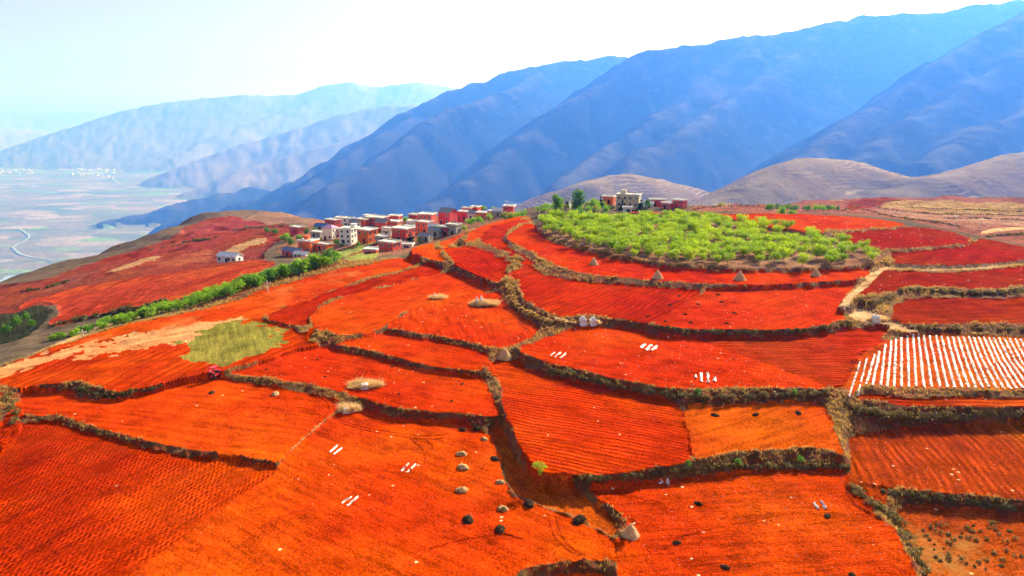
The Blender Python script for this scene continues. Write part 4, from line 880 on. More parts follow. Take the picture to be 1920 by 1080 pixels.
# ------------------------------------------------------------------ buildings
def rect_on(mb, w, d, side, u, z, ww, hh, t0, t1):
    """a panel on one side of a w x d house: u along the side, thickness from t0 to t1 outwards"""
    if side == 0: mb.box(u - ww / 2, u + ww / 2, -d / 2 - t1, -d / 2 - t0, z, z + hh)
    elif side == 1: mb.box(w / 2 + t0, w / 2 + t1, u - ww / 2, u + ww / 2, z, z + hh)
    elif side == 2: mb.box(u - ww / 2, u + ww / 2, d / 2 + t0, d / 2 + t1, z, z + hh)
    else: mb.box(-w / 2 - t1, -w / 2 - t0, u - ww / 2, u + ww / 2, z, z + hh)
    return mb
def house(px, py, Y, w, d, h, yaw, wall, roof, storeys, kind, label, idx):
    rnd = random.Random(idx)
    if h < 8: w *= .92; d *= .92; h *= .95; yaw += rnd.uniform(-8, 9)
    p = at(px, py, Y)
    gz = float(ground(p[0], p[1]))
    r = link('house', None, loc=(p[0], p[1], p[2]), rot=(0, 0, math.radians(-yaw)))
    tag(r, label, 'house', 'village houses')
    base = min(-0.6, gz - p[2] - 2.5)
    MB().box(-w / 2, w / 2, -d / 2, d / 2, base, h).build('wall', M[wall], r)
    sh = h / storeys
    if kind == 'flat':
        rf = MB().box(-w / 2 - .35, w / 2 + .35, -d / 2 - .35, d / 2 + .35, h + .002, h + .22).build('roof', M[roof], r)
        pm = MB()
        for (a, b, c, e) in ((-w / 2 - .3, w / 2 + .3, -d / 2 - .3, -d / 2 - .1), (-w / 2 - .3, w / 2 + .3, d / 2 + .1, d / 2 + .3), (-w / 2 - .3, -w / 2 - .1, -d / 2 - .098, d / 2 + .098), (w / 2 + .1, w / 2 + .3, -d / 2 - .098, d / 2 + .098)):
            pm.box(a, b, c, e, h + .222, h + .6)
        pm.build('parapet', M[roof], rf)
        if w > 6 and storeys > 1 and rnd.random() < .55:
            sx = rnd.choice((-1, 1))
            MB().box(sx * w / 4 - 1.1, sx * w / 4 + 1.1, d / 4 - 1.2, d / 4 + .9, h + .224, h + 1.9).box(sx * w / 4 - 1.35, sx * w / 4 + 1.35, d / 4 - 1.45, d / 4 + 1.15, h + 1.902, h + 2.05).build('stair_hut', M[wall], r)
            MB().tube((-sx * w / 4 - .9, 0, h + 1.15), (-sx * w / 4 + .9, 0, h + 1.15), .32, None, 8).box(-sx * w / 4 - .8, -sx * w / 4 + .8, -.9, -.1, h + .3, h + .45).build('solar_heater', M['steel'], r)
    elif kind == 'gable':
        rh = min(w, d) * .27; o = .35
        vs = [(-w / 2 - o, -d / 2 - o, h - .1), (w / 2 + o, -d / 2 - o, h - .1), (w / 2 + o, d / 2 + o, h - .1), (-w / 2 - o, d / 2 + o, h - .1), (-w / 2 - o, 0, h + rh), (w / 2 + o, 0, h + rh)]
        vs += [(x, y, z + .16) for x, y, z in vs]
        fs = [(0, 1, 5, 4), (3, 4, 5, 2), (6, 10, 11, 7), (9, 8, 11, 10), (0, 6, 7, 1), (2, 8, 9, 3), (0, 4, 10, 6), (4, 3, 9, 10), (1, 7, 11, 5), (5, 11, 8, 2)]
        rf = MB().add(vs, fs).build('roof', M[roof], r)
        MB().tube((-w / 2 - o, 0, h + rh + .2), (w / 2 + o, 0, h + rh + .2), .12, None, 6).build('ridge_cap', M[roof], rf)
        for sx in (-1, 1): MB().add([(sx * w / 2, -d / 2, h + .002), (sx * w / 2, d / 2, h + .002), (sx * w / 2, 0, h + rh - .02), (sx * (w / 2 - .2), -d / 2, h + .002), (sx * (w / 2 - .2), d / 2, h + .002), (sx * (w / 2 - .2), 0, h + rh - .02)], [(0, 2, 1), (3, 4, 5), (0, 1, 4, 3), (1, 2, 5, 4), (2, 0, 3, 5)]).build('gable_wall', M[wall], r)
    else:
        rh = 1.5; o = .4
        MB().add([(-w / 2 - o, -d / 2 - o, h), (w / 2 + o, -d / 2 - o, h), (w / 2 + o, d / 2 + o, h), (-w / 2 - o, d / 2 + o, h), (-w / 6, 0, h + rh), (w / 6, 0, h + rh)],
                 [(0, 1, 5, 4), (1, 2, 5), (2, 3, 4, 5), (3, 0, 4), (3, 2, 1, 0)]).build('roof', M[roof], r)
    # windows on the sides that face the viewer and the sun, a door below
    for side, L in ((0, w), (1, d), (3, d)):
        n = max(1, int(L / 2.4))
        if h < 2.5: n = 1
        for s in range(storeys):
            for k in range(n):
                if rnd.random() < .22: continue
                u = -L / 2 + (k + .5) * L / n
                z = s * sh + sh * .36
                fr_ = rect_on(MB(), w, d, side, u, z - .08, 1.16, 1.26, .004, .05).build('window', M['white_paint' if wall not in ('w_white', 'w_cream') else 'concrete'], r)
                rect_on(MB(), w, d, side, u, z, .98, 1.1, .053, .075).build('pane', M['glass'], fr_)
    rect_on(MB(), w, d, 0, rnd.uniform(-.3, .3) * w, 0.02, 1.1, min(2.0, h * .8), .08, .13).build('door', M['dark'], r)
    return r
for i, h in enumerate(V):
    house(*h[:12], i)

# ------------------------------------------------------------------ plants
def leaf_cloud(pts, nrm, size, seed, tri=False):
    """one small folded leaf per point"""
    g = np.random.default_rng(seed); n = len(pts)
    a = g.normal(size=(n, 3)); a /= np.linalg.norm(a, axis=1)[:, None]
    b = np.cross(a, nrm + 0.6 * g.normal(size=(n, 3))); b /= np.linalg.norm(b, axis=1)[:, None] + 1e-9
    s = size * (0.6 + 0.8 * g.random((n, 1)))
    v = np.stack([pts - a * s, pts + b * s * .55, pts + a * s, pts - b * s * .55], 1).reshape(-1, 3)
    f = np.arange(n * 4).reshape(n, 4)
    return v, f
def crown_pts(n, clumps, seed):
    g = np.random.default_rng(seed)
    c = np.array(clumps); w = c[:, 3] ** 2; w = w / w.sum()
    k = g.choice(len(c), n, p=w)
    d = g.normal(size=(n, 3)); d /= np.linalg.norm(d, axis=1)[:, None]
    r = c[k, 3:4] * (0.55 + 0.5 * g.random((n, 1)))
    sc = np.ones((n, 3)); sc[:, 2] = 0.8
    return c[k, :3] + d * r * sc, d
def make_tree(nm, H, R, nclump, nleaf, leaf, seed, mat, trunk_h=0.3, low=0.3, shape='round'):
    g = random.Random(seed)
    cl = []
    for i in range(nclump):
        t = g.random()
        if shape == 'cone':
            z = H * (low + (1 - low) * t); rr = R * (1.05 - t) * .75; cr = R * (.5 * (1 - t) + .18)
        elif shape == 'vase':
            z = H * (low + (0.95 - low) * (t ** .7)); rr = R * (.35 + .65 * t) * .8; cr = R * .38
        else:
            z = H * (low + (1 - low) * (.12 + .74 * t)); rr = R * math.sin(math.pi * (0.18 + 0.72 * t)) * .72; cr = R * g.uniform(.28, .46)
        w = g.random() * 6.283; q = rr * math.sqrt(g.random())
        cl.append((q * math.cos(w), q * math.sin(w), z, cr))
    p, d = crown_pts(nleaf, cl, seed)
    p[:, 2] = np.maximum(p[:, 2], H * low * .5)
    v, f = leaf_cloud(p, d, leaf, seed)
    crown = np_mesh('crown', v, f, 4, False); crown.materials.append(M[mat])
    tb = MB(); tr = max(.05, H * .022)
    tb.tube((0, 0, -.3), (g.uniform(-.1, .1), g.uniform(-.1, .1), H * trunk_h), tr * 1.5, tr, 7)
    for c in cl[:7]:
        tb.tube((0, 0, H * trunk_h * .9), (c[0] * .9, c[1] * .9, c[2]), tr * .75, tr * .25, 5)
    tm = tb.mesh('trunk', True); tm.materials.append(M['bark'])
    return tm, crown
def plant(name, kind, x, y, z, s, rz, label, cat, group=None, sz=None):
    r = link(name, None, loc=(x, y, z), rot=(0, 0, rz), scale=(s, s, sz or s))
    tag(r, label, cat, group)
    link('trunk', kind[0], None, r); link('crown', kind[1], None, r)
    return r

ORCH = [make_tree('orchard', 2.7, 2.15, 19, 760, .17, 100 + i, 'orchard', .28, .3, 'vase') for i in range(6)]
BUSH = [make_tree('bush', 2.6, 1.7, 13, 330, .2, 140 + i, 'hedge', .2, .08) for i in range(5)]
DBUSH = [make_tree('bush', 2.4, 1.6, 12, 330, .2, 150 + i, 'tree', .2, .08) for i in range(3)]
YBUSH = [make_tree('bush', 2.4, 1.4, 11, 240, .2, 160 + i, 'yellow_leaf', .3, .25) for i in range(3)]
ROUND = [make_tree('tree', 8.0, 4.0, 20, 1300, .34, 170 + i, 'tree', .35, .22) for i in range(4)]
LTREE = [make_tree('tree', 6.0, 3.0, 18, 900, .3, 180 + i, 'hedge', .3, .2) for i in range(3)]
CONE = [make_tree('tree', 6.0, 1.6, 18, 800, .26, 190 + i, 'conifer', .25, .08, 'cone') for i in range(3)]

# orchard trees in rows on the orchard floor
fo = next(f for f in F if f['key'] == 'f25')
wp = fo['wp']; spots = []
ang = math.radians(8); ca, sa = math.cos(ang), math.sin(ang)
gx = np.arange(-40, 150, 3.55)
for i, u in enumerate(np.arange(120, 320, 3.9)):
    for t_ in gx + (1.7 if i % 2 else 0):
        x = ca * t_ - sa * (u - 150) + random.uniform(-.7, .7); y = sa * t_ + ca * (u - 150) + 150 + random.uniform(-.7, .7)
        spots.append((x, y))
sp = np.array(spots)
ins = inside(sp[:, 0], sp[:, 1], wp)
c_ = wp.mean(0)
ins &= inside(c_[0] + (sp[:, 0] - c_[0]) * 1.02, c_[1] + (sp[:, 1] - c_[1]) * 1.03, wp)
sp = sp[ins]
sparse = []
for x, y in sp:
    pxx = 960 + FPX * x / (y * CP + (CAM_Z - 8) * SP)
    # thinner planting towards the right end and its back edge
    keep = 1.0 if pxx < 1330 else (0.78 if pxx < 1450 else 0.62)
    if random.random() < keep: sparse.append((x, y))
print('orchard trees', len(sparse))
if len(sparse) > 300:
    sparse.sort(key=lambda q: q[1]); sparse = sparse[:300]
for x, y in sparse:
    k = random.choice(ORCH)
    plant('orchard_tree', k, x, y, float(ground(x, y)), random.uniform(.66, 1.25), random.random() * 6.28, 'young bright green fruit tree planted in the crest orchard', 'tree', 'orchard trees')

def along(pxs, n, jit=0.0, lvl_hit=True):
    p = resample(pxs, n)
    return [(a + random.uniform(-jit, jit), b + random.uniform(-jit, jit) * .4) for a, b in p]
# hedge beside the road on the left
for i, (a, b) in enumerate(along([(95, 640), (170, 622), (250, 600), (330, 582), (400, 562), (470, 540), (540, 518), (600, 502), (630, 492)], 62, 5)):
    x, y, z = ground_hit(a, b)
    s = np.interp(a, [95, 200, 300, 420, 630], [.6, .7, 1.0, 1.2, 1.4]) * random.uniform(.8, 1.2)
    k = random.choice(DBUSH if random.random() < .3 else BUSH)
    plant('hedge_bush', k, x, y, z - .1, s, random.random() * 6.28, 'green bush in the long hedge beside the dusty left road', 'bush', 'bushes of the long roadside hedge')
for i, (a, b) in enumerate(along([(150, 618), (250, 594), (330, 574), (400, 554), (470, 532), (540, 510), (600, 494)], 40, 5)):
    x, y, z = ground_hit(a, b)
    plant('hedge_bush', random.choice(BUSH + YBUSH[:1]), x, y, z - .1, np.interp(a, [150, 400, 600], [.5, .85, 1.1]) * random.uniform(.7, 1.2), random.random() * 6.28, 'green bush in the long hedge beside the dusty left road', 'bush', 'bushes of the long roadside hedge')
# bushes left of the beige house, behind the orchard
for i in range(46):
    a = random.uniform(1008, 1150); b = random.uniform(388, 399)
    x, y, z = ground_hit(a, b)
    y = min(y, 320); x = float(ray(a, b)[0]) * y; z = float(ground(x, y))
    plant('shrub', random.choice(BUSH + YBUSH[:1]), x, y, z - .1, random.uniform(.9, 1.5), random.random() * 6.28, 'pale green shrub in the thicket left of the beige house', 'shrub', 'shrubs of the thicket left of the beige house')
for i in range(30):
    a = random.uniform(868, 985); b = np.interp(a, [868, 900, 950, 985], [421, 415, 409, 403]) + random.uniform(-5, 2)
    p = at(a, b, 285 + random.uniform(-10, 15)); z = float(ground(p[0], p[1]))
    plant('shrub', random.choice(BUSH + YBUSH), p[0], p[1], p[2] - .8, random.uniform(.8, 1.25), random.random() * 6.28, 'pale green shrub along the field edge below the right village houses', 'shrub', 'shrubs below the right village houses')
def one_tree(px, py, Y, kind, hpx, label, group=None, cat='tree', name='tree', native=8.0, wide=1.0):
    p = at(px, py, Y); hm_ = hpx * Y / FPX
    s = hm_ / native
    g = float(ground(p[0], p[1]))
    z = min(p[2], g) if abs(p[2] - g) < 4 else p[2]
    r = plant(name, kind, p[0], p[1], z - .2, s * wide, random.random() * 6.28, label, cat, group, sz=s)
    return r
one_tree(1086, 388, 300, ROUND[0], 42, 'big round dark green tree behind the thicket, tallest on the crest')
one_tree(1043, 390, 302, ROUND[1], 34, 'round green tree left of the tallest crest tree')
one_tree(1113, 388, 305, LTREE[0], 24, 'lighter green tree right of the tallest crest tree', native=6)
one_tree(1126, 384, 318, CONE[0], 25, 'slim dark conifer left of the beige house', native=6)
one_tree(1166, 397, 312, CONE[1], 25, 'slim dark cypress against the beige house front', native=6, wide=.8)
one_tree(1201, 396, 314, CONE[2], 24, 'dark bushy conifer at the right corner of the beige house', native=6, wide=1.4)
one_tree(1210, 395, 316, CONE[0], 17, 'small dark conifer next to the bushy one by the beige house', native=6)
one_tree(1214, 384, 340, ROUND[2], 16, 'small round dark tree behind the right conifers of the beige house')
one_tree(1087, 401, 285, DBUSH[0], 16, 'dark green bush in front of the pale thicket', cat='bush', name='bush', native=2.4, wide=1.5)
one_tree(770, 453, 300, CONE[0], 22, 'dark conical tree in the village beside the broad red house', native=6, wide=1.5)
one_tree(786, 456, 290, LTREE[1], 13, 'small light green tree below the village, right of the dark conical tree', native=6)
one_tree(762, 412, 365, LTREE[2], 16, 'round light green tree at the back of the village', native=6, wide=1.3)
one_tree(536, 452, 372, LTREE[0], 18, 'light green tree left of the orange two-storey house', native=6, wide=1.5)
one_tree(545, 462, 340, ROUND[3], 17, 'darker tree beside the slate roofed shed', wide=1.0)
one_tree(590, 434, 378, ROUND[0], 18, 'dark tree beside the blue roofed shed')
one_tree(575, 432, 385, ROUND[2], 15, 'dark tree second left of the blue roofed shed')
one_tree(500, 436, 430, ROUND[1], 11, 'dark tree farthest left of the village', wide=1.6)
one_tree(515, 434, 425, ROUND[3], 12, 'dark tree left of the small red house at the village far left', wide=1.6)
one_tree(862, 404, 372, LTREE[1], 15, 'light green tree between the crimson gabled house and crimson flat house', native=6)
one_tree(906, 398, 395, LTREE[2], 13, 'pale tree crowning the village right half', native=6, wide=1.4)
one_tree(926, 398, 380, LTREE[0], 13, 'green tree left of the crimson tower-like house', native=6)
one_tree(818, 428, 318, DBUSH[1], 16, 'palm green bush between orange cube house and crimson house', cat='bush', name='bush', native=2.4)
one_tree(634, 451, 322, DBUSH[2], 12, 'dark bush between cream house and tall white house', cat='bush', name='bush', native=2.4, wide=1.4)
for i, (a, b, Yt, hp) in enumerate([(640, 452, 312, 9), (708, 446, 322, 12), (726, 452, 316, 10), (752, 424, 366, 10), (786, 430, 342, 9), (830, 430, 318, 11), (846, 428, 312, 9), (672, 462, 300, 10), (600, 456, 335, 10), (560, 446, 372, 12), (690, 426, 380, 8), (870, 424, 305, 12)]):
    W = ['below the cream house', 'right of the bright orange house', 'behind the nearest red house', 'left of the maroon back house', 'below the red balcony house', 'behind the low field-edge hut', 'behind the grey bare-walled house', 'on the green slope', 'above the long low row building', 'behind the orange house with roof hut', 'behind the large maroon block', 'at the right field-edge'][i]
    one_tree(a, b, Yt, LTREE[i % 3], hp, 'small light green garden tree ' + W, 'garden trees between the houses', native=6, wide=1.2)
one_tree(1594, 556, 146, YBUSH[0], 24, 'olive sapling beside the footpath bend', native=2.4, cat='tree', name='sapling')
one_tree(1658, 556, 148, YBUSH[1], 20, 'yellowish sapling on the scrubby bank above the white tomb', native=2.4, cat='tree', name='sapling')
one_tree(1466, 398, 300, LTREE[1], 18, 'bright green tree before the bluish hedge behind the red crest field', native=6, wide=1.3)
one_tree(1486, 398, 304, LTREE[2], 12, 'small green tree right of the bright one behind the crest field', native=6, wide=1.5)
one_tree(1350, 392, 360, YBUSH[2], 13, 'pale shrub right of the crimson house', cat='shrub', name='shrub', native=2.4, wide=1.4)
for i in range(34):
    a = random.uniform(1440, 1572); b = np.interp(a, [1440, 1572], [390, 394]) + random.uniform(-4, 3)
    p = at(a, b, random.uniform(350, 385))
    plant('shrub', random.choice(DBUSH + BUSH[:2]), p[0], p[1], min(p[2], float(ground(p[0], p[1]))) - .3, random.uniform(.9, 1.5), random.random() * 6.28, 'shrub in the bluish hedge behind the red crest field', 'shrub', 'shrubs of the bluish crest hedge')
for a, b, hp in ((30, 612, 22), (12, 625, 18), (48, 600, 16), (60, 612, 14)):
    x, y, z = ground_hit(a, b)
    plant('shrub', random.choice(DBUSH), x, y, z, hp * y / FPX / 2.4, 0.3, 'dark green shrub in the ravine at the left edge', 'shrub', 'shrubs in the left ravine')

# grass and scrub on the banks
def blades(pts, hgt, wid, per, seed, lean=0.35):
    g = np.random.default_rng(seed); n = len(pts)
    P = np.repeat(pts, per, 0) + np.c_[g.normal(size=(n * per, 2)) * .12, np.zeros(n * per)]
    Hh = np.repeat(hgt, per)[:, None] * (0.5 + 0.8 * g.random((n * per, 1)))
    w = g.random(n * per) * 6.283
    side = np.c_[np.cos(w), np.sin(w), np.zeros(n * per)] * (np.repeat(wid, per) * .5)[:, None]
    tip = P + np.c_[g.normal(size=(n * per, 2)) * lean, np.ones(n * per)] * Hh
    v = np.stack([P - side, P + side, tip], 1).reshape(-1, 3)
    return v, np.arange(n * per * 3).reshape(-1, 3)
cell_area = np.abs((XX[:-1, 1:] - XX[:-1, :-1]) * (YY[1:, :-1] - YY[:-1, :-1]))
bm = (FC == 0) & (OW > 0)
dens = 5.5 * np.clip(110 / YY[:-1, :-1], .25, 1.3) ** 1.3
patch = np.clip(0.9 + 1.1 * fbm(XX[:-1, :-1] * .12, YY[:-1, :-1] * .12, 27, 3), 0.1, 2.2)
lipm = LF.copy()
for it in range(5):
    lipm = np.maximum.reduce([lipm, np.roll(lipm, 1, 0), np.roll(lipm, -1, 0), np.roll(lipm, 1, 1), np.roll(lipm, -1, 1)])
top = np.clip(1 - (lipm - LF) / 0.45, 0, 1)[:-1, :-1]
exp_n = np.where(bm, cell_area * dens * patch * (0.35 + 2.2 * top) * np.clip(STEP / 0.9, .15, 1)[:-1, :-1], 0)
cnt = rng.poisson(np.minimum(exp_n, 3)).ravel()
ci = np.repeat(np.arange(cnt.size), cnt)
ri, cj = np.divmod(ci, NC - 1)
u_, v_ = rng.random(len(ci)), rng.random(len(ci))
gx_ = XX[ri, cj] + (XX[ri, cj + 1] - XX[ri, cj]) * u_ ; gy_ = YY[ri, cj] + (YY[ri + 1, cj] - YY[ri, cj]) * v_
gx_ = gx_ * (gy_ / YY[ri, cj])
gz_ = ground(gx_, gy_)
print('tufts', len(gx_))
sel = rng.random(len(gx_)) < min(1.0, 52000 / max(1, len(gx_)))
gx_, gy_, gz_ = gx_[sel], gy_[sel], gz_[sel]
sz_ = np.clip(gy_ / 100, .8, 2.2)
v, f = blades(np.c_[gx_, gy_, gz_ - .03], .34 * sz_ ** .5 * (.7 + .6 * rng.random(len(gx_))), .10 * sz_, 5, 4)
o = link('dry_grass', np_mesh('dry_grass', v, f, 3, False), M['dry_grass'])
tag(o, 'dry yellow-brown grass fringing the terrace banks', 'grass', kind='stuff')

def scrub(name, pxs, n, rad, label, mat='scrub', leaves=70, seed=1, spread=4.0, leaf=.16):
    g = np.random.default_rng(seed)
    P = along(pxs, int(n * .8), spread); V_ = []; F_ = []; b0 = 0
    for i, (a, b) in enumerate(P):
        if leaves > 40 and g.random() < .3: continue
        x, y, z = ground_hit(a, b); r = rad * .84 * g.uniform(.3, 1.45) * (1 + .5 * math.sin(i * .7 + seed) * math.sin(i * .23))
        d = g.normal(size=(leaves, 3)); d /= np.linalg.norm(d, axis=1)[:, None]; d[:, 2] = np.abs(d[:, 2])
        p = np.array([x, y, z]) + d * (r * (.45 + .6 * g.random((leaves, 1))))
        vv, ff = leaf_cloud(p, d, leaf, seed * 1000 + i)
        V_.append(vv); F_.append(ff + b0); b0 += len(vv)
    o = link(name, np_mesh(name, np.concatenate(V_), np.concatenate(F_), 4, False), M[mat]); tag(o, label, 'scrub', kind='stuff'); return o
scrub('bank_scrub', [(1020, 690), (1100, 712), (1180, 730), (1250, 742), (1320, 747), (1400, 745), (1480, 742), (1550, 738)], 120, .62, 'dark brown scrub on the long central bank below the stony field', seed=2)
scrub('bank_scrub', [(1600, 765), (1650, 778), (1720, 785), (1800, 785), (1860, 780), (1925, 778)], 130, .85, 'dark green scrub on the tall bank below the mulch rows', seed=3, spread=8)
scrub('bank_scrub', [(1080, 900), (1150, 897), (1220, 890), (1300, 880), (1380, 876), (1460, 876), (1540, 876), (1588, 876)], 120, .42, 'brown scrub along the bank above the right foreground field', seed=4)
scrub('bank_scrub', [(1595, 915), (1620, 935), (1650, 950), (1672, 965), (1690, 990), (1705, 1020), (1720, 1050), (1735, 1080)], 110, .5, 'dark scrub edging the right foreground field', seed=5, spread=7, leaf=.12)
scrub('bank_scrub', [(1660, 922), (1720, 932), (1800, 940), (1860, 950), (1925, 958)], 80, .45, 'scrub on the bank above the bottom right fallow', seed=6, leaf=.12)
scrub('bank_scrub', [(1690, 545), (1740, 546), (1800, 551), (1860, 551), (1925, 546)], 90, .75, 'dark green hedge bank between the two deep red right fields', seed=7, mat='scrub', leaf=.22)
scrub('bank_scrub', [(1615, 565), (1640, 570), (1660, 562), (1680, 556)], 34, .7, 'olive scrub around the yellowish sapling', seed=8, leaf=.2)
scrub('bank_scrub', [(1230, 613), (1320, 624), (1400, 626), (1480, 622), (1540, 617), (1600, 608)], 90, .42, 'low dark scrub on the bank below the heap-dotted field', seed=9, leaf=.17)
scrub('bank_scrub', [(1700, 615), (1780, 618), (1850, 618), (1925, 620)], 60, .5, 'low grey-green scrub on the bank above the mulch rows', seed=10, leaf=.17)
scrub('bank_scrub', [(140, 728), (180, 740), (210, 745), (250, 740), (300, 728)], 60, .45, 'dark scrub on the curved left bank', seed=11)
scrub('dry_thicket', [(965, 482), (978, 488), (955, 505), (950, 530), (955, 555), (975, 580), (1010, 598), (1035, 608)], 95, .8, 'pale dry grass thicket on the ridge left of the parallel ridges', mat='dry_grass', seed=12, leaf=.24, spread=5)
scrub('dry_thicket', [(10, 740), (20, 760), (28, 780), (15, 795)], 26, .7, 'dry brush at the left picture edge', mat='scrub', seed=13, leaf=.16, spread=8)
scrub('dry_thicket', [(590, 622), (600, 632), (615, 636)], 16, .6, 'brown dry brush clump at the bank junction left of centre', mat='dry_grass', seed=14, leaf=.18)
scrub('fallow_tufts', [(1720, 1000), (1760, 980), (1800, 1020), (1850, 1000), (1900, 1030), (1860, 1060), (1780, 1050), (1740, 1040), (1800, 990), (1900, 990)], 80, .3, 'scattered low tufts in the bottom right fallow', seed=15, leaf=.1, spread=30, leaves=30)
scrub('field_edge_grass', [(1040, 600), (1070, 606), (1100, 608), (1130, 606), (1138, 600)], 34, .5, 'dry grass around the twin white tombs', mat='straw', seed=16, leaf=.2)
scrub('terrace_scrub', [(1618, 392), (1650, 402), (1700, 411), (1760, 418), (1800, 426)], 60, .8, 'dark hedge line along the lowest right background terrace', leaves=38, seed=21, leaf=.3, spread=2)
scrub('terrace_scrub', [(1640, 388), (1690, 398), (1760, 402), (1830, 402), (1925, 406)], 80, .7, 'dark hedge line below the yellow tan crescent', leaves=38, seed=22, leaf=.3, spread=1.5)
scrub('terrace_scrub', [(1680, 382), (1700, 390), (1780, 393), (1925, 398)], 60, .6, 'thin hedge line inside the yellow tan crescent', leaves=38, seed=23, leaf=.3, spread=1)
scrub('terrace_scrub', [(1770, 410), (1850, 410), (1925, 414)], 46, .6, 'thin hedge line on the pale stepped terraces', leaves=38, seed=24, leaf=.3, spread=1.5)
scrub('terrace_scrub', [(1850, 445), (1885, 441), (1925, 440)], 40, .8, 'dark scrub below the pale road', leaves=38, seed=25, leaf=.3, spread=3)
scrub('terrace_scrub', [(1300, 394), (1340, 388), (1400, 386), (1440, 388)], 46, .8, 'dark scrub line right of the crimson house', leaves=38, seed=26, leaf=.3, spread=3)
scrub('terrace_scrub', [(1580, 396), (1600, 388), (1640, 380), (1690, 376)], 40, .7, 'dark hedge line rounding the maroon skyline plot', leaves=38, seed=27, leaf=.3, spread=1.5)
scrub('slope_scrub', [(95, 612), (150, 600), (210, 588), (270, 577), (320, 565)], 60, .9, 'dark scrub along the foot of the stepped contour field', seed=31, leaf=.3, spread=2)
scrub('slope_scrub', [(40, 548), (90, 540), (130, 527)], 30, 1.0, 'dark scrub line on the lower maroon slope', seed=32, leaf=.4, spread=1.5)
scrub('slope_scrub', [(345, 455), (390, 450), (405, 446)], 30, 1.4, 'dark hedge in the middle of the maroon slope', seed=33, leaf=.5, spread=1)
scrub('slope_scrub', [(255, 472), (290, 468), (330, 462), (350, 456)], 26, .9, 'dark bank line across the upper maroon slope', seed=34, leaf=.4, spread=1)
scrub('slope_scrub', [(440, 432), (480, 428), (520, 426), (560, 424)], 40, 1.6, 'dark hedge left of the village far trees', seed=35, leaf=.5, spread=1.5)
scrub('field_edge_grass', [(640, 768), (615, 785), (575, 817), (545, 846)], 46, .16, 'thin dry grass line between the tractor field and the foreground field', mat='straw', seed=36, leaf=.12, spread=1, leaves=22)
for a, b, hp in ((1012, 886, 24), (1384, 872, 17), (1500, 866, 16), (1290, 873, 14), (1308, 740, 16), (1490, 740, 13)):
    x, y, z = ground_hit(a, b)
    nm = {1012: 'bright green bush alone on the curved bank edge', 1384: 'grey-green bush on the right foreground bank, middle one', 1500: 'pale spiky bush on the right foreground bank, rightmost', 1290: 'grey-green bush on the right foreground bank, leftmost', 1308: 'dark green bush on the long central bank, left one', 1490: 'dark green bush on the long central bank, right one'}[a]
    plant('bush', (BUSH if a == 1012 else DBUSH)[0], x, y, z - .1, hp * y / FPX / 2.5, a, nm, 'bush')

# ------------------------------------------------------------------ things on the fields
def lump(seed, flat=.5):
    g = np.random.default_rng(seed); n, m_ = 14, 7
    vs = []; fs = []
    for i in range(m_ + 1):
        e = i / m_ * math.pi / 2
        for k in range(n):
            w = 2 * math.pi * k / n
            r = math.cos(e) * (1 + .22 * math.sin(2 * w + seed) + .14 * g.normal()) 
            vs.append((r * math.cos(w), r * math.sin(w), flat * math.sin(e) * (1 + .12 * g.normal()) - (.15 if i == 0 else 0)))
    for i in range(m_):
        for k in range(n):
            fs.append((i * n + k, i * n + (k + 1) % n, (i + 1) * n + (k + 1) % n, (i + 1) * n + k))
    me = bpy.data.meshes.new('heap'); me.from_pydata(vs, [], fs); me.polygons.foreach_set('use_smooth', [True] * len(fs)); me.update()
    return me
LUMP_D = [lump(i, .55) for i in range(4)]; LUMP_P = [lump(10 + i, .62) for i in range(3)]
for m_ in LUMP_D: m_.materials.append(M['manure'])
for m_ in LUMP_P: m_.materials.append(M['manure_pale'])
def heap(px, py, wpx, label, group, pale=False, k=0):
    x, y, z = ground_hit(px, py)
    s = wpx * y / FPX / 2 / math.cos(0)
    o = link('heap', (LUMP_P if pale else LUMP_D)[k % (3 if pale else 4)], None, None, (x, y, z - .02), (0, 0, px), (s, s, s * 1.05))
    tag(o, label, 'heap', group)
hl = {(865, 852): ('pale heap, upper of three in the left column of the foreground field', 20, True), (868, 877): ('pale heap, middle of three in the left column of the foreground field', 22, True),
      (866, 920): ('pale heap, lowest of three in the left column of the foreground field', 23, True), (908, 824): ('pale heap beside the top bend of the sunken track', 15, True),
      (928, 861): ('dark heap on the upper edge of the sunken track', 18, False), (938, 905): ('brown heap on the middle edge of the sunken track', 18, True),
      (943, 955): ('tall straw-coloured heap casting a long shadow near the track', 22, True), (992, 945): ('dark heap at the mouth of the sunken track', 25, False),
      (1087, 975): ('long dark heap lying on the sunken track', 28, False), (878, 975): ('broad dark heap left of the straw-coloured heap', 27, False),
      (938, 994): ('broad dark heap below the straw-coloured heap', 25, False), (867, 806): ('small dark heap under the bank at the field top', 15, False),
      (895, 804): ('flat dark heap tucked under the bank corner', 18, False), (397, 737): ('small brown heap below the red tractor', 14, False), (516, 740): ('small pale brown heap right of the tractor', 17, True),
      (1310, 945): ('dark heap uppermost in the right foreground field', 16, False), (1552, 968): ('dark heap beside the white strips in the right foreground', 16, False),
      (1269, 1018): ('dark heap nearest to the straw cone in the right foreground', 16, False), (1360, 1064): ('dark heap low in the right foreground field', 17, False), (1598, 1080): ('dark heap at the bottom edge of the right foreground field', 18, False),
      (1340, 779): ('dark heap on the orange plot, left of three', 15, False), (1417, 778): ('dark heap on the orange plot, middle of three', 13, False), (1497, 775): ('dark heap on the orange plot, right of three', 14, False)}
for i, ((a, b), (lb, w, pl)) in enumerate(hl.items()): heap(a, b, w, lb, 'heaps in the foreground fields', pl, i)
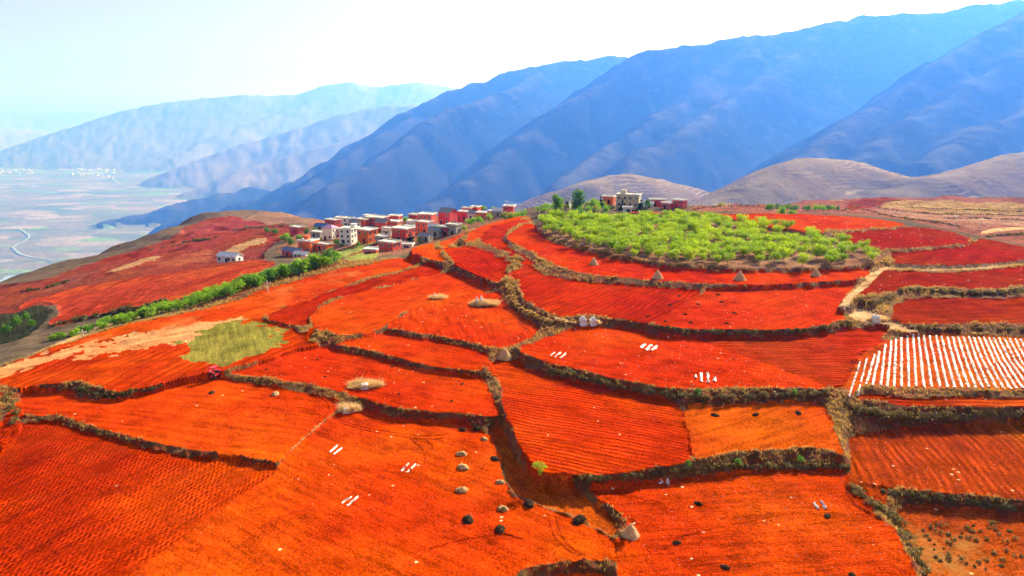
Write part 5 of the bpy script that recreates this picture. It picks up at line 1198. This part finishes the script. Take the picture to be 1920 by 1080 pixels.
for i, (a, b) in enumerate([(1346, 553), (1353, 567), (1309, 571), (1285, 590), (1377, 588), (1248, 603), (1295, 605), (1363, 607), (1273, 555), (1256, 572), (1215, 594)]):
    W = ['back one near the middle', 'second from the back near the middle', 'left of the middle in the second row', 'left one of the third row', 'right one of the third row', 'leftmost of the front row', 'middle of the front row', 'rightmost of the front row', 'back one among the parallel ridges', 'middle one among the parallel ridges', 'front one among the parallel ridges'][i]
    heap(a, b, 8.5, 'small dark heap below the straw stooks, ' + W, 'small heaps below the stooks', False, i)
for i, (a, b) in enumerate([(595, 675), (610, 707), (735, 688), (748, 739), (867, 720), (847, 752), (500, 693)]):
    W = ['above and left of the island', 'left of the island', 'above and right of the island', 'right of the island', 'near the right end', 'low near the right end', 'near the left end'][i]
    heap(a, b, 7, 'small dark clump on the tomb island plot, ' + W, 'small clumps on the tomb island plot', False, i)

# straw stooks
def stook(px, py, hpx, label, seed, tip=True):
    x, y, z = ground_hit(px, py); Hs = hpx * .9 * y / FPX; g = np.random.default_rng(seed)
    r = link('straw_stook', None, loc=(x, y, z)); tag(r, label, 'straw stook', 'straw stooks')
    R = Hs * .58
    prof = [(R, -.1), (R * .93, Hs * .16), (R * .7, Hs * .42), (R * .45, Hs * .66), (R * .34, Hs * .82), (R * .24, Hs * .92)]
    mb = MB(); n = 22; vs = []; fs = []
    for i, (rr, zz) in enumerate(prof):
        for k in range(n):
            w = 2 * math.pi * k / n; q = rr * .8 * (1 + .16 * math.sin(3 * w + seed) + .12 * g.normal()); vs.append((q * math.cos(w), q * math.sin(w), zz + .03 * Hs * g.normal()))
    for i in range(len(prof) - 1):
        for k in range(n): fs.append((i * n + k, i * n + (k + 1) % n, (i + 1) * n + (k + 1) % n, (i + 1) * n + k))
    mb.add(vs, fs).build('bundle', M['stook'], r)
    nb = 1100; w = g.random(nb) * 6.283; t = g.random(nb) ** .8
    rr = np.interp(t, [0, .2, .45, .7, 1], [R * 1.05, R * .97, R * .74, R * .48, R * .2]); P0 = np.c_[rr * np.cos(w), rr * np.sin(w), t * Hs * .88]
    L = Hs * (.25 + .2 * g.random(nb)); dirn = np.c_[np.cos(w) * .55, np.sin(w) * .55, -np.ones(nb)] + .25 * g.normal(size=(nb, 3))
    P1 = P0 + dirn * L[:, None] * .8; P1[:, 2] = np.maximum(P1[:, 2], 0); sd = np.c_[-np.sin(w), np.cos(w), np.zeros(nb)] * (.022 * Hs)
    v = np.stack([P0 - sd, P0 + sd, P1], 1).reshape(-1, 3)
    link('straw', np_mesh('straw', v, np.arange(nb * 3).reshape(-1, 3), 3, False), M['stook'], r)['kind'] = 'stuff'
    if tip:
        nt = 60; w = g.random(nt) * 6.283; P0 = np.c_[.14 * R * np.cos(w), .14 * R * np.sin(w), np.full(nt, Hs * .86)]
        P1 = P0 + np.c_[np.cos(w) * .22, np.sin(w) * .22, .9 + .2 * g.random(nt)] * (Hs * .17); sd = np.c_[-np.sin(w), np.cos(w), np.zeros(nt)] * (.025 * Hs)
        link('tuft', np_mesh('tuft', np.stack([P0 - sd, P0 + sd, P1], 1).reshape(-1, 3), np.arange(nt * 3).reshape(-1, 3), 3, False), M['straw'], r)
    return r
stook(1113, 496, 15, 'straw stook leftmost on the terrace under the orchard', 1)
stook(1233, 522, 18, 'straw stook second from left on the terrace under the orchard', 2)
stook(1387, 525, 19, 'straw stook third from left on the terrace under the orchard', 3)
stook(1529, 517, 16, 'straw stook rightmost on the terrace under the orchard', 4)
stook(947, 673, 24, 'straw sheaf leaning where the centre banks meet', 5)
stook(1182, 1004, 30, 'pale straw cone nearest to the viewer at the end of the sunken track', 6)

# graves
def tomb(px, py, hpx, label, tiers=3, group='white tombs', cat='tomb'):
    x, y, z = ground_hit(px, py); h = hpx * y / FPX
    r = link('tomb', None, loc=(x, y, z), rot=(0, 0, .2)); tag(r, label, cat, group)
    w = h * .36
    MB().box(-w * 1.25, w * 1.25, -w * 1.25, w * 1.25, -.3, h * .1).build('plinth', M['tomb'], r)
    if tiers:
        b = MB().box(-w, w, -w, w, h * .102, h * .48, w * .08).build('body', M['tomb'], r)
        MB().box(-w * .22, w * .22, -w * .96, -w * .9, h * .14, h * .36).build('niche', M['dark'], b)
        z0 = h * .482; ww = w * 1.12
        for k in range(tiers):
            MB().box(-ww, ww, -ww, ww, z0, z0 + h * .07, ww * .12).box(-ww * .7, ww * .7, -ww * .7, ww * .7, z0 + h * .071, z0 + h * .12).build('roof_tier', M['tomb'], r)
            z0 += h * .121; ww *= .74
        MB().lathe([(ww * .6, 0), (ww * .4, h * .06), (ww * .12, h * .16)], 8, (0, 0, z0)).build('spire', M['tomb'], r)
    else:
        MB().lathe([(w * .8, h * .1), (w * .62, h * .35), (w * .35, h * .7), (w * .08, h)], 8).build('spire', M['tomb'], r)
    return r
tomb(1093, 608, 17, 'white tiered pagoda tomb, left of the twin pair')
tomb(1112, 608, 16, 'white tiered pagoda tomb, right of the twin pair')
tomb(1641, 603, 17, 'single white tomb with pointed tiers at the footpath junction', 2)
tomb(894, 572, 17, 'white spire on the larger grassy mound, left one', 0)
tomb(903, 571, 19, 'white spire on the larger grassy mound, right one', 0)
tomb(815, 560, 12, 'white spire on the smaller grassy mound', 0)
tomb(684, 728, 17, 'small whitish tomb on the grassy island of the red plot', 1)
tomb(650, 773, 17, 'whitish tomb on the pale mound at the bank corner', 1)
def mound(px, py, wpx, hpx, label, seed, pale=False):
    x, y, z = ground_hit(px, py); w = wpx * y / FPX / 2; h = hpx * y / FPX
    r = link('grass_mound', None, loc=(x, y, z - .1), rot=(0, 0, .15)); tag(r, label, 'mound', 'grassy burial mounds')
    me = lump(seed, 1.0); me.materials.append(M['straw' if pale else 'bank'])
    link('earth', me, None, r, scale=(w * .93, w * .5, h * .42))
    g = np.random.default_rng(seed); n = 900
    q = np.sqrt(g.random(n)); a = g.random(n) * 6.283; X = q * np.cos(a); Yl = q * np.sin(a)
    lump_h = .75 + .5 * fbm(X * 2.2 + seed, Yl * 2.2, 7, 2)
    P = np.c_[X * w * 1.05 * (1 + .12 * np.sin(3 * a + seed)), Yl * w * .62 * (1 + .15 * np.cos(2 * a)), np.sqrt(np.clip(1 - q * q, 0, 1)) * h * .42]
    v, f = blades(P, .55 * lump_h, np.full(n, .14), 3, seed, .9)
    link('grass', np_mesh('grass', v, f, 3, False), M['straw'], r)['kind'] = 'stuff'
mound(910, 572, 54, 16, 'larger straw-covered mound below two white spires', 31)
mound(822, 560, 30, 8, 'smaller brown mound below one white spire', 32)
mound(683, 724, 64, 15, 'grassy burial island in the middle of the red plot', 33)
mound(655, 770, 44, 18, 'pale straw mound at the bank corner', 34, True)
mound(1648, 600, 40, 8, 'low brown mound behind the single white tomb', 35)

# white plastic strips and mulch rows
def film(name, pts, wid, hgt, label, group, seed, gaps=0.0):
    g = np.random.default_rng(seed)
    p = np.array(pts); n = max(6, int(np.hypot(*(p[-1] - p[0])) / .3))
    q = resample(p, n); d = np.gradient(q, axis=0); nn = np.stack([-d[:, 1], d[:, 0]], 1); nn /= np.linalg.norm(nn, axis=1)[:, None]
    cols = []
    for u, hz in ((-1, 0.0), (-.55, .75), (0, 1), (.55, .75), (1, 0.0)):
        w = wid * .5 * u * (1 + .32 * g.normal(size=n)); xy = q + nn * w[:, None]
        cols.append(np.c_[xy, ground(xy[:, 0], xy[:, 1]) + .02 + hgt * hz * (1 + .35 * g.normal(size=n))])
    v = np.stack(cols, 1).reshape(-1, 3); fs = []
    for i in range(n - 1):
        if g.random() < gaps: continue
        for k in range(4): fs.append((i * 5 + k, i * 5 + k + 1, (i + 1) * 5 + k + 1, (i + 1) * 5 + k))
    o = link(name, np_mesh(name, v, fs, 4, False), M['white_film']); tag(o, label, 'plastic sheet', group)
def strip_px(a, b, wid, label, group, seed, gaps=.0):
    x0, y0, _ = ground_hit(*a); x1, y1, _ = ground_hit(*b)
    film('plastic_strip', [(x0, y0), (x1, y1)], wid, .16, label, group, seed, gaps)
ST = [('left group of the stony field', 'w', .3, [((1032, 668), (1040, 662), 'left strip'), ((1040, 671), (1051, 661), 'middle strip'), ((1050, 672), (1061, 663), 'right strip')]),
      ('middle group of the stony field', 'w', .5, [((1202, 653), (1209, 646), 'left strip'), ((1211, 657), (1221, 647), 'middle strip'), ((1221, 658), (1231, 650), 'right strip')]),
      ('right group of the stony field', 'w', .4, [((1304, 710), (1304, 704), 'leftmost short strip'), ((1314.5, 716), (1314.5, 700), 'second strip'), ((1328, 718), (1327, 700), 'third strip'), ((1340, 716), (1340, 709), 'rightmost short strip')]),
      ('upper left group of the foreground field', 'w', .2, [((618, 849), (633, 836), 'upper strip'), ((625, 853), (641, 841), 'lower strip')]),
      ('right group of the foreground field', 'w', .24, [((752, 884), (767, 870), 'upper strip'), ((764, 886), (779, 871), 'lower strip')]),
      ('lower left group of the foreground field', 'w', .2, [((640, 945), (659, 932), 'upper strip'), ((651, 950), (671, 932), 'lower strip')]),
      ('pair in the right foreground field', 'w', .3, [((1526, 944), (1535, 955), 'left strip'), ((1540, 940), (1549, 955), 'right strip')]),
      ('scraps under the right foreground bank', 'w', .35, [((1235, 908), (1241, 904), 'left scrap'), ((1250, 910), (1252, 900), 'right scrap')])]
k = 0
for grp, _, wd, lst in ST:
    for a, b, nm in lst:
        k += 1; strip_px(a, b, wd, 'white plastic sheet, %s of the %s' % (nm, grp) if 'scrap' not in nm else 'white plastic %s under the right foreground bank' % nm, 'white strips: ' + grp, 300 + k, .05 if wd < .4 else .0)
ROWS = [((690, 310), (608, 585)), ((740, 285), (672, 585)), ((800, 255), (735, 490)), ((835, 232), (782, 495)), ((880, 180), (845, 500)), ((925, 150), (895, 505)), ((960, 140), (945, 508)), ((1000, 130), (1000, 510)), ((1045, 120), (1057, 510)), ((1090, 108), (1112, 512)), ((1128, 105), (1170, 512)), ((1168, 108), (1228, 512)), ((1210, 115), (1290, 515)), ((1260, 115), (1345, 515)), ((1300, 118), (1400, 515)), ((1345, 122), (1455, 515)), ((1385, 122), (1505, 515)), ((1425, 122), (1560, 518)), ((1465, 122), (1610, 518)), ((1505, 122), (1660, 518)), ((1540, 124), (1715, 520)), ((1580, 125), (1765, 520)), ((1618, 125), (1815, 522)), ((1655, 127), (1865, 522)), ((1692, 128), (1912, 522)), ((1730, 130), (1962, 522)), ((1770, 132), (2012, 522)), ((1810, 135), (2062, 524)), ((1853, 138), (2110, 524)), ((1895, 140), (2160, 526))]
for i, (a, b) in enumerate(ROWS):
    A = (1440 + a[0] / 4, 600 + a[1] / 4 + 1.5); B = (1440 + b[0] / 4, 600 + b[1] / 4 - 1.5)
    x0, y0, _ = ground_hit(*A); x1, y1, _ = ground_hit(*B)
    mid = ((x0 + x1) / 2 - .35 * (i > 12) * (i - 12) * .08, (y0 + y1) / 2)
    lb = 'white plastic mulch row across the pinkish field, between the outermost rows'
    ORD = 'first second third fourth fifth sixth seventh eighth ninth tenth eleventh twelfth thirteenth fourteenth fifteenth sixteenth seventeenth eighteenth nineteenth twentieth twenty-first twenty-second twenty-third twenty-fourth twenty-fifth twenty-sixth twenty-seventh twenty-eighth twenty-ninth thirtieth'.split()
    lb = '%s white plastic mulch row from the left across the pinkish field' % ORD[i]
    if i == 0: lb = 'leftmost white mulch row, running down past the bank end'
    if i == 1: lb = 'second white mulch row from the left, running down past the bank end'
    film('mulch_row', [(x0, y0), mid, (x1, y1)], .24 if i < 2 else .33, .12, lb, 'white plastic mulch rows', 500 + i, .10 if i < 2 else .03)

# wheel tracks pressed into the foreground soil
M['track'] = soil('soil_wheel_track', (0.54, 0.042, 0.002), clod=0.03, big=0.1)
def wheel_track(pxs, wid, label, seed):
    g = np.random.default_rng(seed)
    P = np.array([ground_hit(a, b)[:2] for a, b in pxs]); q = resample(P, 60)
    q = np.stack([np.convolve(np.pad(q[:, k], 6, mode='edge'), np.ones(13) / 13, 'valid') for k in (0, 1)], 1)
    d = np.gradient(q, axis=0); nn = np.stack([-d[:, 1], d[:, 0]], 1); nn /= np.linalg.norm(nn, axis=1)[:, None] + 1e-9
    cols = []
    for u, z in ((-1, .01), (-.5, .055), (0, .015), (.5, .055), (1, .01)):
        xy = q + nn * (wid * .5 * u * (1 + .25 * g.normal(size=60)))[:, None]
        cols.append(np.c_[xy, ground(xy[:, 0], xy[:, 1]) + z * (1 + .4 * g.normal(size=60))])
    v = np.stack(cols, 1).reshape(-1, 3)
    fs = [(i * 5 + k, i * 5 + k + 1, i * 5 + k + 6, i * 5 + k + 5) for i in range(59) for k in range(4) if g.random() > .12]
    tag(link('wheel_track', np_mesh('wheel_track', v, fs, 4, True), M['track']), label, kind='structure')
for i, (pl, w) in enumerate([([(628, 785), (680, 801), (740, 812), (800, 819), (852, 812)], .22), ([(632, 791), (690, 808), (750, 818), (800, 825), (840, 822)], .2), ([(768, 822), (792, 840), (799, 858), (794, 874)], .18), ([(800, 826), (811, 836), (811, 848)], .16),
                           ([(800, 1030), (850, 1016), (905, 1006), (950, 1000), (985, 1012)], .24), ([(1028, 962), (1036, 1000), (1056, 1024), (1078, 1040)], .24), ([(1042, 966), (1050, 1000), (1070, 1026), (1094, 1042)], .22), ([(1262, 1010), (1340, 990), (1420, 975), (1500, 958)], .2), ([(1442, 895), (1470, 918), (1484, 938)], .2), ([(592, 738), (612, 752), (620, 768), (612, 780)], .2), ([(600, 736), (622, 752), (630, 766), (624, 776)], .18)]):
    wheel_track(pl, w, 'curved wheel track pressed into the red soil', 700 + i)

# scattered pale stones, one loose lot per field that shows them
pm = MB(); 
vs_, fs_ = [], []
def stones(key, n, size, seed):
    f = next(q for q in F if q['key'] == key); w = f['wp']; g = np.random.default_rng(seed)
    lo, hi = w.min(0), w.max(0); p = lo + g.random((n * 6, 2)) * (hi - lo); p = p[inside(p[:, 0], p[:, 1], w)][:n]
    p = p[(p[:, 1] > 45)]
    z = ground(p[:, 0], p[:, 1]); m_ = len(p); s = size * (.3 + 1.0 * g.random(m_) ** 3)
    tet = np.array([(1, 0, -.2), (-.5, .87, -.2), (-.5, -.87, -.2), (0, 0, .9)])
    v = (np.c_[p, z][:, None, :] + tet[None] * s[:, None, None] * (1 + .3 * g.normal(size=(m_, 4, 3)))).reshape(-1, 3)
    b = np.arange(m_)[:, None] * 4
    f_ = np.concatenate([b + np.array(q) for q in ((0, 1, 3), (1, 2, 3), (2, 0, 3))]).reshape(-1, 3)
    return v, f_
for key, n, s_, where in (('f17', 420, .12, 'bright stony field'), ('f4', 900, .075, 'right foreground field'), ('f33', 420, .08, 'orange furrowed field'), ('f2', 620, .06, 'broad foreground field'), ('f20', 120, .13, 'stook terrace'), ('f27', 160, .2, 'deep red crescent field'), ('f26', 160, .22, 'red crest field'), ('f19b', 130, .13, 'heap-dotted field'), ('f7', 180, .09, 'tomb island plot'), ('f10', 160, .12, 'tomb mound field'), ('f31', 200, .12, 'mulched field'), ('f29', 30, .28, 'deep red field below the footpath')):
    v, f = stones(key, n, s_, hash(key) % 1000 if False else sum(map(ord, key)))
    tag(link('stones', np_mesh('stones', v, f, 3, False), M['stone']), 'pale clods and stones scattered over the ' + where, 'stones', kind='stuff')

# red walking tractor with trailer bed
def wheel(mbt, mbr, x, y, z, r, w):
    mbt.tube((x - w / 2, y, z), (x + w / 2, y, z), r, None, 14); mbr.tube((x - w / 2 - .02, y, z), (x + w / 2 + .02, y, z), r * .5, None, 10)
x, y, z = ground_hit(400, 709)
r = link('tractor', None, loc=(x, y, z), rot=(0, 0, 1.2)); tag(r, 'small red tractor parked at the top edge of the left field', 'tractor')
MB().box(-.35, .35, .1, 1.3, .55, 1.05, .06).build('hood', M['tractor_red'], r)
MB().box(-.5, .5, -.9, .12, .5, .8, .04).build('body', M['tractor_red'], r)
MB().box(-.28, .28, -.6, -.2, .82, .92).box(-.28, .28, -.68, -.6, .92, 1.3).build('seat', M['dark'], r)
MB().box(-.55, .55, -.75, .2, 1.75, 1.83).build('canopy', M['tractor_red'], r)
for sx in (-.5, .5):
    for sy in (-.7, .15): MB().tube((sx, sy, .78), (sx, sy, 1.76), .035).build('canopy_post', M['tractor_red'], r)
MB().tube((0, .1, 1.0), (0, -.1, 1.3), .025).lathe([(.16, 1.28), (.18, 1.3), (.16, 1.32)], 10, (0, -.1, 0)).build('steering_wheel', M['dark'], r)
MB().tube((.2, .9, 1.04), (.2, .9, 1.5), .04).build('exhaust', M['dark'], r)
for sx in (-1, 1):
    t_ = MB(); q = MB(); wheel(t_, q, sx * .62, -.45, .55, .55, .3); wo = t_.build('wheel', M['rubber'], r); q.build('rim', M['tractor_red'], wo)
    t_ = MB(); q = MB(); wheel(t_, q, sx * .5, 1.0, .33, .33, .2); wo = t_.build('wheel', M['rubber'], r); q.build('rim', M['tractor_red'], wo)
    MB().box(sx * .62 - .18, sx * .62 + .18, -1.0, .1, 1.12, 1.18).build('mudguard', M['tractor_red'], r)

# motorbike by the footpath junction
x, y, z = ground_hit(1584, 583)
r = link('motorbike', None, loc=(x, y, z), rot=(0, 0, 1.1)); tag(r, 'dark motorbike parked at the footpath junction', 'motorbike')
for sy in (-.62, .62):
    wo = MB().tube((-.06, sy, .31), (.06, sy, .31), .31, None, 14).build('wheel', M['rubber'], r); MB().tube((-.08, sy, .31), (.08, sy, .31), .17, None, 8).build('rim', M['steel'], wo)
MB().tube((0, -.62, .31), (0, -.1, .6), .05).tube((0, -.1, .6), (0, .4, .75), .06).tube((0, .62, .31), (0, .4, .95), .04).build('frame', M['dark'], r)
MB().box(-.13, .13, -.05, .38, .68, .9, .04).build('fuel_tank', M['tractor_red'], r)
MB().box(-.14, .14, -.75, -.06, .74, .84, .02).build('seat', M['dark'], r)
MB().box(-.15, .15, -.15, .25, .25, .58, .04).build('engine', M['steel'], r)
MB().tube((-.36, .36, 1.02), (.36, .36, 1.02), .025).build('handlebar', M['dark'], r)

# utility poles and a wire
def pole(px, py, Y, hpx, label):
    p = at(px, py, Y); h = hpx * Y / FPX; g = float(ground(p[0], p[1])); z = g if abs(g - p[2]) < 5 else p[2]
    r = link('utility_pole', None, loc=(p[0], p[1], z)); tag(r, label, 'pole', 'utility poles')
    MB().tube((0, 0, -1), (0, 0, h), .17, .11, 8).build('shaft', M['pole'], r)
    MB().box(-.9, .9, -.07, .07, h - .7, h - .58).build('crossarm', M['steel'], r)
    for k in (-.8, 0, .8): MB().tube((k, 0, h - .58), (k, 0, h - .36), .06).build('insulator', M['white_paint'], r)
    return Vector((p[0], p[1], z + h - .4))
x, y, _ = ground_hit(502, 547); pole(502, 547, y, 22, 'white utility pole beside the long hedge, upper one')
x, y, _ = ground_hit(156, 632); pole(156, 632, y, 15, 'short white pole in the lower hedge')
wa = pole(1012, 394, 300, 22, 'pale utility pole left of the round crest tree')
wb = pole(950, 400, 345, 28, 'utility pole beside the crimson tower-like house')
pole(1791, 425, 285, 24, 'utility pole on the right terraces, left one'); pole(1838, 428, 280, 24, 'utility pole on the right terraces, middle one'); pole(1871, 443, 265, 14, 'short utility pole by the curving road')
pole(1373, 396, 320, 20, 'utility pole right of the crimson house'); pole(585, 440, 370, 22, 'utility pole among the dark village trees')
mb = MB()
for e in (-.8, .8):
    pr = None
    for i in range(13):
        t_ = i / 12; q = wa.lerp(wb, t_); q.z -= 2.2 * 4 * t_ * (1 - t_) * .5; q.x += e
        if pr is not None: mb.tube(pr, q, .05, None, 4)
        pr = q.copy()
tag(mb.build('power_line', M['steel']), 'pale sagging power line between the crest pole and the village', 'wire')

# ------------------------------------------------------------------ haze
t = NT('haze_air')
pv = t.n('VolumePrincipled')
pv.inputs['Color'].default_value = (0.06, 0.225, 1.0, 1.0)
pv.inputs['Absorption Color'].default_value = (1.0, 1.0, 1.0, 1.0)
pv.inputs['Density'].default_value = HAZE_DENSITY
pv.inputs['Anisotropy'].default_value = 0.36
t.l(pv.outputs[0], t.out.inputs['Volume'])
ztop = max(float(Z2.max()), 100.0) + 5
o = MB().box(-54500, 54500, -2500, 51500, float(Z2.min()) - 1.0, ztop).build('haze', t.m)
tag(o, 'bluish haze filling the valley air', kind='stuff')
print('tris', sum(len(o.data.loops) - 2 * len(o.data.polygons) for o in bpy.data.objects if o.type == 'MESH'))
